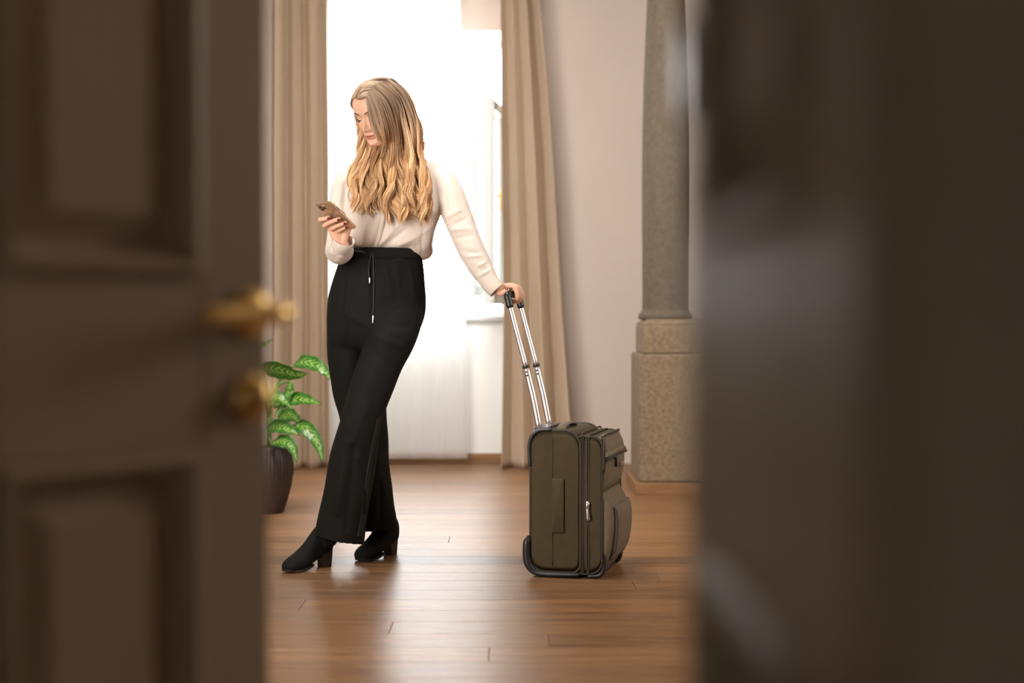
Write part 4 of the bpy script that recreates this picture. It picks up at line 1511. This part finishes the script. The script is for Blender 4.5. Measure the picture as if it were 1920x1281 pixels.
ch = []
base = [-.040, -.016, .008, .030]
LW = P(934, 543, 4.945)
LW0 = P(914, 518, 4.952)
lm = [GP(-.030, -.022, .026), GP(-.012, -.017, .030), GP(.008, -.018, .029), GP(.026, -.022, .025)]
for m_, al, (L1, L2, L3), r_, tw in zip(lm, base, ((.044, .028, .02), (.047, .031, .02), (.043, .029, .02), (.034, .022, .018)), (.0094, .0098, .0094, .0084), (0, 0, 0, 0)):
    p1 = GP(al, .0215, .0175 + (.003 if L1 > .04 else -.002))
    p2 = GP(al, .0275, -.011)
    p3 = GP(al - 0.002, .0135, -.0255)
    mid_ = m_ * 0.5 + p1 * 0.5 + upv * 0.006
    ch.append(([m_, mid_, p1, p2, p3], [r_ * 1.12, r_ * 1.03, r_, r_ * 0.92, r_ * 0.75]))
    ch.append(([LW, LW * 0.45 + m_ * 0.55 + upv * 0.003, m_], [.0165, .0128, .0112]))
ch.append(([LW + gx * -0.006, GP(-.052, -.036, .008), GP(-.066, -.0185, .004), GP(-.066, -.002, .0165), ], [.0155, .0128, .0098, .0080]))
ch.append(([GP(-.020, -.030, .010), GP(.015, -.030, .010)], [.014, .014]))
ch.append(([LW0 - (LW - LW0).normalized() * 0.05, LW0, LW], [.026, .024, .0205]))
LH, LHF = voxel(fingers_mesh(ch).get(), 0.0014, 5)

# ---------- body under the clothes (one continuous figure)
bm_ = MB()
bm_.add(loft([ell_ring(*scale_ring(r, 9), n=40) for r in dense(TOR[1:-1], 30)]))
bm_.add(loft([ell_ring(*scale_ring(r, 9), n=40) for r in dense([(r[0], r[1], r[2], r[3], r[4]) for r in PEL], 20)]))
for rows in (LEGL, LEGR):
    rr_ = dense(rows, 24)
    n_ = len(rr_)
    C_ = [P((r[0] + r[1]) / 2, r[2], r[3]) for r in rr_]
    bm_.add(tube(C_, list(np.interp(np.linspace(0, 1, n_), [0, .15, .5, .7, 1], [.050, .058, .046, .046, .030])), 24))
for rows in (SLL, SLR):
    A = catmull([tuple(P(r[0][0], r[0][1], r[1])) + (r[2],) for r in rows], 20)
    bm_.add(tube([a[:3] for a in A], [max(0.018, a[3] - 0.020) for a in A], 20))
nk = catmull([P(748, 318, 5.09), P(742, 300, 5.08), P(736, 275, 5.06), HP(0, -.030, -.065), HP(0, -.02, -.03)], 20)
bm_.add(tube(nk, list(np.interp(np.linspace(0, 1, 20), [0, .3, .6, 1], [.062, .052, .050, .050])), 28))


def foot_frame(hx, hd, tx, td):
    h_, t_ = P(hx, 1050, hd), P(tx, 1060, td)
    h_.z = t_.z = 0
    d_ = (t_ - h_).normalized()
    return h_, d_, Vector((-d_.y, d_.x, 0))


FEET = [foot_frame(614, 5.00, 539, 4.865), foot_frame(736, 5.255, 675, 5.085)]
ANK = [P(642, 1004, 4.975), P(704, 985, 5.185)]
for (h_, d_, n_), an in zip(FEET, ANK):
    bm_.add(tube(catmull([an + Vector((0, 0, .10)), an + Vector((0, 0, .03)), Vector((h_.x * .7 + an.x * .3, h_.y * .7 + an.y * .3, .105)) + d_ * 0.02, h_ + d_ * 0.06 + Vector((0, 0, .075)), h_ + d_ * 0.12 + Vector((0, 0, .04)), h_ + d_ * 0.165 + Vector((0, 0, .022))], 20), [.027] * 6 + [.024] * 6 + [.022] * 5 + [.015, .012, .008], 18))
CV, CF = voxel(bm_.get(), 0.006, 4)

# union: coarse body + detailed head + hands -> one skin
def temp(V, Fc):
    me = mesh_of('t', V, Fc)
    o_ = bpy.data.objects.new('t', me)
    COL.objects.link(o_)
    b_ = bmesh.new()
    b_.from_mesh(me)
    bmesh.ops.recalc_face_normals(b_, faces=b_.faces)
    b_.to_mesh(me)
    b_.free()
    return o_


parts = [temp(CV, CF), temp(HV, HFc), temp(*ear(1)), temp(*ear(-1)), temp(RH, RHF), temp(LH, LHF)]
for p_ in parts[1:]:
    b_ = parts[0].modifiers.new('u', 'BOOLEAN')
    b_.operation = 'UNION'
    b_.solver = 'EXACT'
    b_.object = p_
bpy.context.view_layer.update()
e = bpy.data.meshes.new_from_object(parts[0].evaluated_get(bpy.context.evaluated_depsgraph_get()))
SV = np.empty(len(e.vertices) * 3)
e.vertices.foreach_get('co', SV)
SV = SV.reshape(-1, 3)
SF = [tuple(p_.vertices) for p_ in e.polygons]
# keep the one large connected surface
par = list(range(len(SV)))


def find(i):
    while par[i] != i:
        par[i] = par[par[i]]
        i = par[i]
    return i


for f in SF:
    r0 = find(f[0])
    for i in f[1:]:
        par[find(i)] = r0
roots = np.array([find(i) for i in range(len(SV))])
big = np.bincount(roots).argmax()
keep = np.nonzero(roots == big)[0]
remap = {int(v): i for i, v in enumerate(keep)}
SV = SV[keep]
SF = [tuple(remap[i] for i in f) for f in SF if roots[f[0]] == big]
for p_ in parts:
    bpy.data.objects.remove(p_)
print('body', len(SV), len(SF))
body = obj('body', SV, SF, M['skin'], person)
# skin tones
L = to_head(SV)
lx, ly, lz = L[:, 0], L[:, 1], L[:, 2]
isface = (ly > 0.035) & (np.abs(lx) < 0.075) & (lz > -0.115) & (lz < 0.10) & (ly < 0.14)
skin = np.tile(np.array([0.66, 0.385, 0.27]), (len(SV), 1))
ax = np.abs(lx)
blush = 0.55 * gs(ax - .045, .02) * gs(lz + .033, .018) * isface
skin = skin * (1 - blush[:, None]) + np.array([0.60, 0.27, 0.19]) * blush[:, None]
nosep = 0.25 * gs(ax, .014) * gs(lz + .038, .010) * isface
skin = skin * (1 - nosep[:, None]) + np.array([0.60, 0.29, 0.21]) * nosep[:, None]
lip = np.clip(1.4 * (np.clip(1 - (ax / .0235) ** 2, 0, 1) ** 0.5) * np.clip(1 - np.abs(lz + .0660) / .0098, 0, 1) ** 0.5 - 0.25, 0, 1) * isface
skin = skin * (1 - lip[:, None]) + np.array([0.43, 0.125, 0.10]) * lip[:, None]
ml = gs(lz + .0657, .0012) * (ax < .023) * isface * 0.75
skin = skin * (1 - ml[:, None]) + np.array([0.16, 0.04, 0.035]) * ml[:, None]
lid = 0.45 * gs(ax - .031, .013) * gs(lz - .004, .006) * isface
skin = skin * (1 - lid[:, None]) + np.array([0.50, 0.25, 0.17]) * lid[:, None]


def set_col(o_, C_):
    a_ = o_.data.color_attributes.new('col', 'FLOAT_COLOR', 'POINT')
    buf = np.ones((len(C_), 4), np.float32)
    buf[:, :3] = C_
    a_.data.foreach_set('color', buf.ravel())


set_col(body, skin)


def face_y(x, z):
    Fz, Bz, Wz = np.interp(z, zF, yF), np.interp(z, zB, yB), np.interp(z, zW, xW)
    yc = Bz + (Fz - Bz) * 0.5
    u = min(0.999, abs(x) / Wz)
    return yc + (Fz - yc) * (1 - u ** 2.25) ** (1 / 2.25) + float(face_feat(np.array([x]), np.array([z]))[0])


for sx in (-1, 1):
    br = []
    for k in np.linspace(0, 1, 14):
        x = sx * (0.0125 + 0.037 * k)
        z = 0.0165 + 0.0085 * math.sin(k * 2.1) - 0.004 * k
        br.append(HP(x, face_y(x, z) + 0.0002, z))
    obj('eyebrow', *tube(br, [0.0006 + 0.0013 * math.sin(min(1, k * 1.2 + .12) * math.pi * 0.8) for k in np.linspace(0, 1, 14)], 8, roundcap=True), M['lash'], person)
    ls = []
    for k in np.linspace(0, 1, 14):
        x = sx * (0.0185 + 0.026 * k)
        z = -0.0060 - 0.0042 * math.sin(k * math.pi) + 0.0015 * k
        ls.append(HP(x, face_y(x, z) + 0.0012, z))
    lm_ = MB().add(tube(ls, [0.0006 + 0.0010 * math.sin(k * 2.4) for k in np.linspace(0, 1, 14)], 8, roundcap=True))
    for k in range(2, 14):
        b0 = ls[k]
        lm_.add(tube([b0, b0 + hf * 0.004 - hu * 0.003 + hl * sx * 0.0015 * k / 8, b0 + hf * 0.0075 - hu * 0.0035 + hl * sx * 0.003 * k / 8], [0.0005, 0.0004, 0.0002], 4))
    obj('eyelashes', *lm_.get(), M['lash'], person)

# red nails
bvh_skin = BVHTree.FromPolygons([Vector(v) for v in SV], SF)


def nail(tip, prev, away, wd=0.0058, ln=0.0072):
    ax_ = (tip - prev).normalized()
    aw = (away - ax_ * away.dot(ax_)).normalized()
    sd = ax_.cross(aw)
    c = tip + ax_ * 0.001
    h = bvh_skin.ray_cast(c + aw * 0.03, -aw)
    if h[0] is not None and (h[0] - c).length < 0.02:
        c = h[0]
    else:
        c = c + aw * 0.006
    rings = []
    for (k_, h_) in ((1.0, -0.0015), (1.0, 0.0003), (0.8, 0.0010), (0.4, 0.0014)):
        rings.append([c + ax_ * (ln * k_ * math.cos(a)) + sd * (wd * k_ * math.sin(a)) + aw * (h_ - 0.002 * (k_ * math.sin(a)) ** 2) for a in np.linspace(0, 2 * math.pi, 25)[:-1]])
    return obj('fingernail', *loft(rings), M['nail'], person, label='dark red fingernail')


for chn in (idx, mid, rin, pin):
    nail(chn[3], chn[2], -pn + pa * 0.0)
nail(GP(-.066, -.002, .0165), GP(-.066, -.0185, .004), -gx + upv * 0.4 + out_ * -0.2, 0.0055, 0.0065)

# ---------- boots
def boot(fr, an, name_label, k=0.93):
    h_, d_, n_ = fr
    st_ = [(-.026, .050, .110, .021), (-.022, .044, .135, .028), (0.0, .040, .15, .033), (.03, .034, .15, .034), (.06, .026, .128, .034), (.09, .015, .100, .0365), (.12, .008, .078, .040), (.15, .005, .062, .041), (.18, .005, .050, .037), (.20, .008, .040, .029), (.213, .012, .030, .016)]
    rings = []
    for s_, zb_, zt_, w_ in dense(st_, 32):
        c = h_ + d_ * (s_ * k + 0.012)
        ring = []
        for a in np.linspace(0, 2 * math.pi, 33)[:-1]:
            x = math.copysign(abs(math.cos(a)) ** 0.8, math.cos(a)) * w_ * k
            z = (zb_ + zt_) / 2 + (zt_ - zb_) / 2 * math.copysign(abs(math.sin(a)) ** 0.85, math.sin(a))
            ring.append(c + n_ * x + Vector((0, 0, z)))
        rings.append(ring)
    mb = MB().add(loft(rings))
    c0 = h_ + d_ * 0.018
    sh_ = []
    for z, rl, rw, f in ((.075, .042, .030, .05), (.105, .047, .035, .28), (.14, .045, .037, .5), (.165, .043, .038, .62)):
        cc = c0 * (1 - f) + Vector((an.x, an.y, 0)) * f
        sh_.append([Vector((cc.x, cc.y, z)) + d_ * rl * math.cos(a) + n_ * rw * math.sin(a) for a in np.linspace(0, 2 * math.pi, 33)[:-1]])
    mb.add(loft(sh_))
    V_, F_ = voxel(mb.get(), 0.003, 6)
    o_ = obj('boot', V_, F_, M['suede'], person, label=name_label)
    hr = []
    for z, l0, l1, w_ in ((0.0, -.021, .020, .019), (.03, -.024, .023, .020), (.05, -.0255, .027, .021), (.060, -.0255, .028, .021)):
        hr.append([h_ + d_ * (0.012 + l * k) + n_ * y + Vector((0, 0, z)) for l, y in ((l0, -w_ * .8), (l0, w_ * .8), (l0 + .01, w_), (l1, w_), (l1, -w_), (l0 + .01, -w_))])
    obj('heel', *loft(hr), M['heel'], o_, False, 0.0015)
    so = []
    for s_ in np.linspace(.085, .212, 14):
        zb_ = np.interp(s_, [r[0] for r in st_], [r[1] for r in st_])
        w_ = np.interp(s_, [r[0] for r in st_], [r[3] for r in st_]) * 0.90 * k
        c = h_ + d_ * (s_ * k + 0.012)
        so.append([c + n_ * w_ + Vector((0, 0, zb_ + .006)), c + n_ * w_ + Vector((0, 0, max(0.0, zb_ - .003))), c - n_ * w_ + Vector((0, 0, max(0.0, zb_ - .003))), c - n_ * w_ + Vector((0, 0, zb_ + .006))])
    obj('sole', *loft(so), M['heel'], o_, False)
    return o_


boot(FEET[0], ANK[0], 'black suede block-heeled ankle boot', 0.86)
boot(FEET[1], ANK[1], 'black suede block-heeled ankle boot with zip')

# ---------- hair
allV = list(map(Vector, SV)) + list(map(Vector, BV))
nS = len(SV)
bvh_all = BVHTree.FromPolygons(allV, SF + [tuple(i + nS for i in f) for f in BF])
cache = {}


def surf_d(x, y):
    k = (int(round(x)), int(round(y)))
    if k not in cache:
        h = cast(bvh_all, k[0], k[1])
        cache[k] = h.y if (h is not None and h.y < 5.3) else None
    return cache[k]


NP = 40
GA_ = [
    [(686, 181), (690, 200), (693, 218), (699, 238), (708, 256), (713, 274), (706, 291), (703, 308), (709, 325), (719, 342), (712, 358), (708, 375), (716, 392), (720, 408)],
    [(690, 174), (703, 200), (712, 230), (720, 260), (722, 285), (722, 310), (731, 335), (736, 355), (737, 378), (748, 395), (750, 414)],
    [(696, 167), (716, 195), (729, 235), (736, 270), (738, 305), (745, 335), (753, 358), (756, 378), (768, 392), (778, 400)],
    [(704, 160), (732, 188), (747, 235), (754, 275), (757, 310), (767, 342), (770, 368), (784, 386), (786, 408)],
    [(713, 154), (747, 183), (763, 230), (769, 275), (774, 310), (783, 342), (790, 368), (795, 390), (797, 412)],
    [(722, 150), (755, 177), (774, 220), (781, 265), (786, 300), (795, 332), (801, 358), (806, 376), (797, 398)],
    [(730, 148), (758, 171), (775, 208), (785, 248), (790, 285), (798, 315), (803, 342), (799, 362), (807, 380)],
]
GB_ = [
    [(686, 181), (679, 184), (671, 192), (669, 204), (671, 222), (675, 245), (675, 268), (673, 292), (670, 315), (661, 338), (656, 358), (662, 378), (657, 400)],
    [(691, 172), (679, 175), (670, 186), (670, 204), (675, 225), (679, 250), (680, 275), (682, 298), (675, 325), (668, 350), (676, 372), (668, 394)],
    [(698, 163), (684, 166), (673, 178), (671, 200), (684, 230), (689, 260), (689, 290), (685, 315), (689, 338), (694, 358), (684, 380), (690, 398)],
    [(704, 158), (689, 159), (676, 171), (673, 192), (694, 230), (706, 262), (706, 288), (699, 308), (697, 328), (707, 348), (700, 368), (704, 380)],
    [(720, 150), (706, 149), (690, 156), (676, 169), (674, 192), (694, 230), (704, 262), (704, 288), (699, 312), (700, 345), (702, 372)],
    [(730, 147), (716, 146), (699, 149), (682, 161), (677, 190), (696, 230), (706, 262), (704, 290), (700, 320), (702, 350), (702, 368)],
]
GC_ = [
    [(706, 153), (700, 180), (704, 230), (706, 280), (700, 330), (698, 360)],
    [(718, 149), (730, 185), (738, 240), (742, 290), (742, 340), (738, 375)],
    [(730, 147), (752, 175), (766, 230), (770, 285), (772, 335), (775, 372)],
    [(735, 148), (762, 175), (778, 215), (786, 260), (789, 300), (795, 340)],
]
hairV, hairF, hairC = [], [], []
lockV, lockF, lockC = [], [], []


def res(g):
    return catmull([(a, b, 0) for a, b in g], NP)[:, :2]


def strand_mesh(pts, rad, cols, VV, FF, CC, n=4, flat=1.0, streak=None):
    """pts (NP,3)"""
    A = np.asarray(pts)
    T = np.gradient(A, axis=0)
    T /= np.linalg.norm(T, axis=1)[:, None] + 1e-9
    ref = np.array([0.0, -1.0, 0.0])
    B = np.cross(T, ref)
    B /= np.linalg.norm(B, axis=1)[:, None] + 1e-9
    N_ = np.cross(B, T)
    k0_ = len(VV)
    sk = np.ones(n) if streak is None else streak.normal(1.0, 0.13, n)
    for i in range(len(A)):
        for j in range(n):
            a = 2 * math.pi * j / n
            VV.append(A[i] + (B[i] * math.cos(a) + N_[i] * math.sin(a) * flat) * rad[i])
            CC.append(cols[i] * sk[j])
    for i in range(len(A) - 1):
        for j in range(n):
            a, b = k0_ + i * n + j, k0_ + i * n + (j + 1) % n
            FF.append((a, b, b + n, a + n))


ROOT = np.array([0.47, 0.335, 0.24])
GOLD = np.array([0.80, 0.455, 0.215])
LITE = np.array([0.94, 0.63, 0.36])
DARK = np.array([0.30, 0.135, 0.06])


def hair_sheet(guides, nlock, nstr, mode, seed, dark=0.0, back=0.0, wave=1.0, nc=None):
    rg = np.random.default_rng(seed)
    GS = [res(g_) for g_ in guides]
    s = np.linspace(0, 1, NP)
    NC = nc or int(round((len(GS) - 1) * 3.2))
    cph = np.cumsum(rg.uniform(0.4, 1.8, NC + 1))
    cfr = rg.uniform(1.9, 2.7, NC + 1)
    cam_ = rg.uniform(4.0, 8.0, NC + 1)
    clen = rg.uniform(-14, 8, NC + 1)
    cdep = rg.uniform(0, 1, NC + 1)
    for li in range(nlock):
        u = (li + rg.random()) / nlock * (len(GS) - 1)
        u = min(u, len(GS) - 1.0001)
        ci = int(u / (len(GS) - 1) * NC)
        uc = (ci + 0.5) / NC * (len(GS) - 1)
        stray = rg.random() < 0.12
        pull = sstep(0.22, 0.75, s) * (0.35 if stray else 0.72)

        def path(uq):
            uq = min(max(uq, 0), len(GS) - 1.0001)
            i_ = int(uq)
            return GS[i_] * (1 - uq + i_) + GS[i_ + 1] * (uq - i_)
        base_ = path(u) * (1 - pull[:, None]) + path(uc) * pull[:, None]
        ph = cph[ci] + rg.normal(0, 0.25)
        fr = cfr[ci] + rg.normal(0, 0.05)
        amp = sstep(0.10, 0.62, s) * cam_[ci] * rg.uniform(0.8, 1.2) * wave
        wv_ = amp * np.sin(2 * math.pi * fr * s + ph)
        lk = base_.copy()
        lk[:, 0] += wv_ + rg.normal(0, 1.2) * sstep(0.0, 0.3, s)
        lk[:, 1] += sstep(0.35, 1, s) * (clen[ci] + rg.normal(0, 5))
        wd_ = amp * 0.0016 * np.cos(2 * math.pi * fr * s + ph)
        # depth
        d_ = np.full(NP, np.nan)
        layer = 0.6 * cdep[ci] + 0.4 * rg.random()
        for j in range(NP):
            x, y = lk[j]
            if mode == 'front' or (mode == 'side' and (y < 190 or y > 292)):
                h = surf_d(x, y)
                if h is not None:
                    off = 0.007 + 0.010 * layer + 0.012 * sstep(0.25, 0.5, s[j]) * layer + 0.004
                    d_[j] = h - off
            elif mode == 'side':
                d_[j] = np.interp(y, [190, 200, 215, 265, 292], [4.97, 4.98, 5.02, 5.02, 4.97])
            else:
                d_[j] = np.interp(s[j], [0, .25, .5, 1], [5.02, 5.10, 5.14, 5.17]) + 0.015 * layer - back * sstep(0.1, 0.35, s[j])
        ok = ~np.isnan(d_)
        if not ok.any():
            d_[:] = 4.99
        else:
            d_ = np.interp(np.arange(NP), np.arange(NP)[ok], d_[ok])
        for _ in range(5):
            d_[1:-1] = (d_[:-2] + 2 * d_[1:-1] + d_[2:]) / 4
        d_ = d_ + wd_
        lrad = np.interp(s, [0, .15, .5, .85, 1], [1.6, 3.4, 4.2, 3.0, 1.0]) * rg.uniform(0.7, 1.2)
        tone = rg.random()
        bright = rg.normal(1.0, 0.13)
        gold = GOLD * (1 - tone) + LITE * tone
        if rg.random() < 0.22 + dark:
            gold = gold * 0.45 + DARK * 0.55
        rt = sstep(0.08, 0.5, s)[:, None]
        colL = (ROOT * (1 - rt) + gold * rt) * bright
        # solid core of the lock
        core = np.array([list(P(a[0], a[1], q)) for a, q in zip(lk, d_ + 0.001)])
        strand_mesh(core, lrad * 0.0018 * 0.66, colL, lockV, lockF, lockC, n=10, flat=0.42, streak=rg)
        for si in range(nstr):
            r_ = 0.4 + 0.7 * rg.random()
            th = rg.uniform(0, 2 * math.pi)
            ox = r_ * math.cos(th) * lrad
            od = r_ * math.sin(th) * lrad * 0.0018 * 0.55
            jit = rg.normal(0, 0.55) * np.sin(s * rg.uniform(4, 9) + rg.uniform(0, 6))
            xx = lk[:, 0] + ox + jit
            yy = lk[:, 1] + sstep(0.5, 1, s) * rg.normal(0, 4)
            pts = np.array([list(P(a, b, q)) for a, b, q in zip(xx, yy, d_ + od)])
            rad_ = np.interp(s, [0, .1, .7, 1], [0.0006, 0.0009, 0.00085, 0.0002])
            strand_mesh(pts, rad_, colL * rg.normal(1.0, 0.16), hairV, hairF, hairC, n=3)


hair_sheet(GC_, 60, 8, 'back', 3, dark=0.6)
hair_sheet(GC_[1:], 40, 5, 'back', 13, dark=0.3, back=0.045)
hair_sheet(GC_[2:], 30, 5, 'back', 14, dark=0.2, back=0.085, nc=3)
hair_sheet(GB_[:4], 100, 6, 'side', 5, dark=0.10, wave=1.0)
hair_sheet(GB_[3:], 50, 5, 'side', 6, dark=0.75, wave=1.0)  # darker tint on these locks paints in the shade under the chin
hair_sheet(GA_, 250, 7, 'front', 9)
# loose single strands
for path in ([(674, 256), (671, 268), (666, 280), (661, 290)], [(673, 258), (672, 270), (668, 284)], [(788, 262), (795, 268), (803, 273), (812, 281)], [(790, 266), (797, 271), (806, 276)], [(656, 352), (652, 366), (655, 378)],
             [(712, 150), (709, 146), (716, 144)], [(728, 148), (735, 147), (745, 154)]):
    c_ = catmull([(a, b, 0) for a, b in path], 14)
    for k in range(2):
        dz = []
        for a in c_:
            h = surf_d(a[0], a[1])
            dz.append(h - 0.012 if h is not None else np.nan)
        dz = np.array(dz)
        okz = ~np.isnan(dz)
        dz = np.interp(np.arange(14), np.arange(14)[okz], dz[okz]) if okz.any() else np.full(14, 5.03 if path[0][0] > 720 else 4.99)
        pts = np.array([list(P(a[0] + k * 0.7, a[1], q)) for a, q in zip(c_, dz)])
        strand_mesh(pts, np.full(14, 0.0007), np.tile(GOLD * 0.7, (14, 1)), hairV, hairF, hairC, n=3)
hair = obj('hair', hairV, hairF, M['hair'], person, label='long wavy blonde hair parted off centre')
set_col(hair, np.clip(np.array(hairC), 0.005, 1))
hl_ = obj('hair_underlayer', lockV, lockF, M['hair'], hair)
set_col(hl_, np.clip(np.array(lockC), 0.005, 1))
# scalp cap following the skull
capV, capF = [], []
idxm = {}
n_r, n_t = len(rings) if False else NZ, NT
HVn = vnormals(HV, HFc)
LH_ = to_head(HV)
hline = np.interp(np.abs(LH_[:, 0]), [0, .02, .04, .055, .066, .08], [.070, .069, .061, .044, .020, -.02])
hmask = (LH_[:, 2] > hline + 0.002 * np.sin(LH_[:, 0] * 900)) | ((LH_[:, 1] < 0.012) & (LH_[:, 2] > -0.07))
off = np.where(hmask, 0.0065, -0.004)
for f in HFc:
    if sum(hmask[i] for i in f) == len(f):
        q_ = []
        for i in f:
            if i not in idxm:
                idxm[i] = len(capV)
                capV.append(np.array(HV[i]) + HVn[i] * off[i])
            q_.append(idxm[i])
        capF.append(tuple(q_))
cap_ = obj('hair_crown', capV, capF, M['hair'], hair)
set_col(cap_, np.tile(ROOT * 0.9, (len(capV), 1)))

# ---------- the phone in her hand
def ph_rect(n_, grow=0.0, r_=0.009):
    pts = []
    hs_, ht_ = 0.0735 + grow, 0.0357 + grow
    for (cs, ct, a0) in ((hs_ - r_, ht_ - r_, 0), (-hs_ + r_, ht_ - r_, 90), (-hs_ + r_, -ht_ + r_, 180), (hs_ - r_, -ht_ + r_, 270)):
        for k in range(7):
            a = R(a0 + 15 * k)
            pts.append(PH(cs + r_ * math.cos(a), ct + r_ * math.sin(a), n_))
    return pts


phone = thing('smartphone', 'gold smartphone held up in the woman\'s hand, camera side outward', 'phone', PHC)
obj('body', *loft([ph_rect(-0.0040, -0.0012), ph_rect(-0.0034, -0.0003), ph_rect(-0.002), ph_rect(0.002), ph_rect(0.0034, -0.0003), ph_rect(0.0038, -0.0012)]), M['phone'], phone, False)
obj('screen', *loft([ph_rect(0.0036, -0.002), ph_rect(0.0044, -0.002)]), M['glass_black'], phone, False)
cb = lambda s0, t0, r_, n0, n1_: tube([PH(s0, t0, n0), PH(s0, t0, n1_)], r_, 18)
bump_ = [[PH(0.051 + 0.0145 * math.copysign(abs(math.cos(a)) ** 0.4, math.cos(a)), 0.0155 + 0.0145 * math.copysign(abs(math.sin(a)) ** 0.4, math.sin(a)), n_) for a in np.linspace(0, 2 * math.pi, 33)[:-1]] for n_ in (-0.0036, -0.0052)]
cbm = obj('camera_bump', *loft(bump_), M['phone'], phone, False)
for s0, t0 in ((0.058, 0.022), (0.044, 0.022), (0.051, 0.0095)):
    obj('lens', *cb(s0, t0, 0.0052, -0.005, -0.0066), M['glass_black'], cbm, False)
obj('side_button', *MB().add((lambda V: (V, box(0, 1, 0, 1, 0, 1)[1]))([PH(s_, t_, n_) for n_ in (-0.0012, 0.0012) for t_ in (-0.0352, -0.0366) for s_ in (0.025, 0.042)])).get(), M['black_metal'], phone, False)
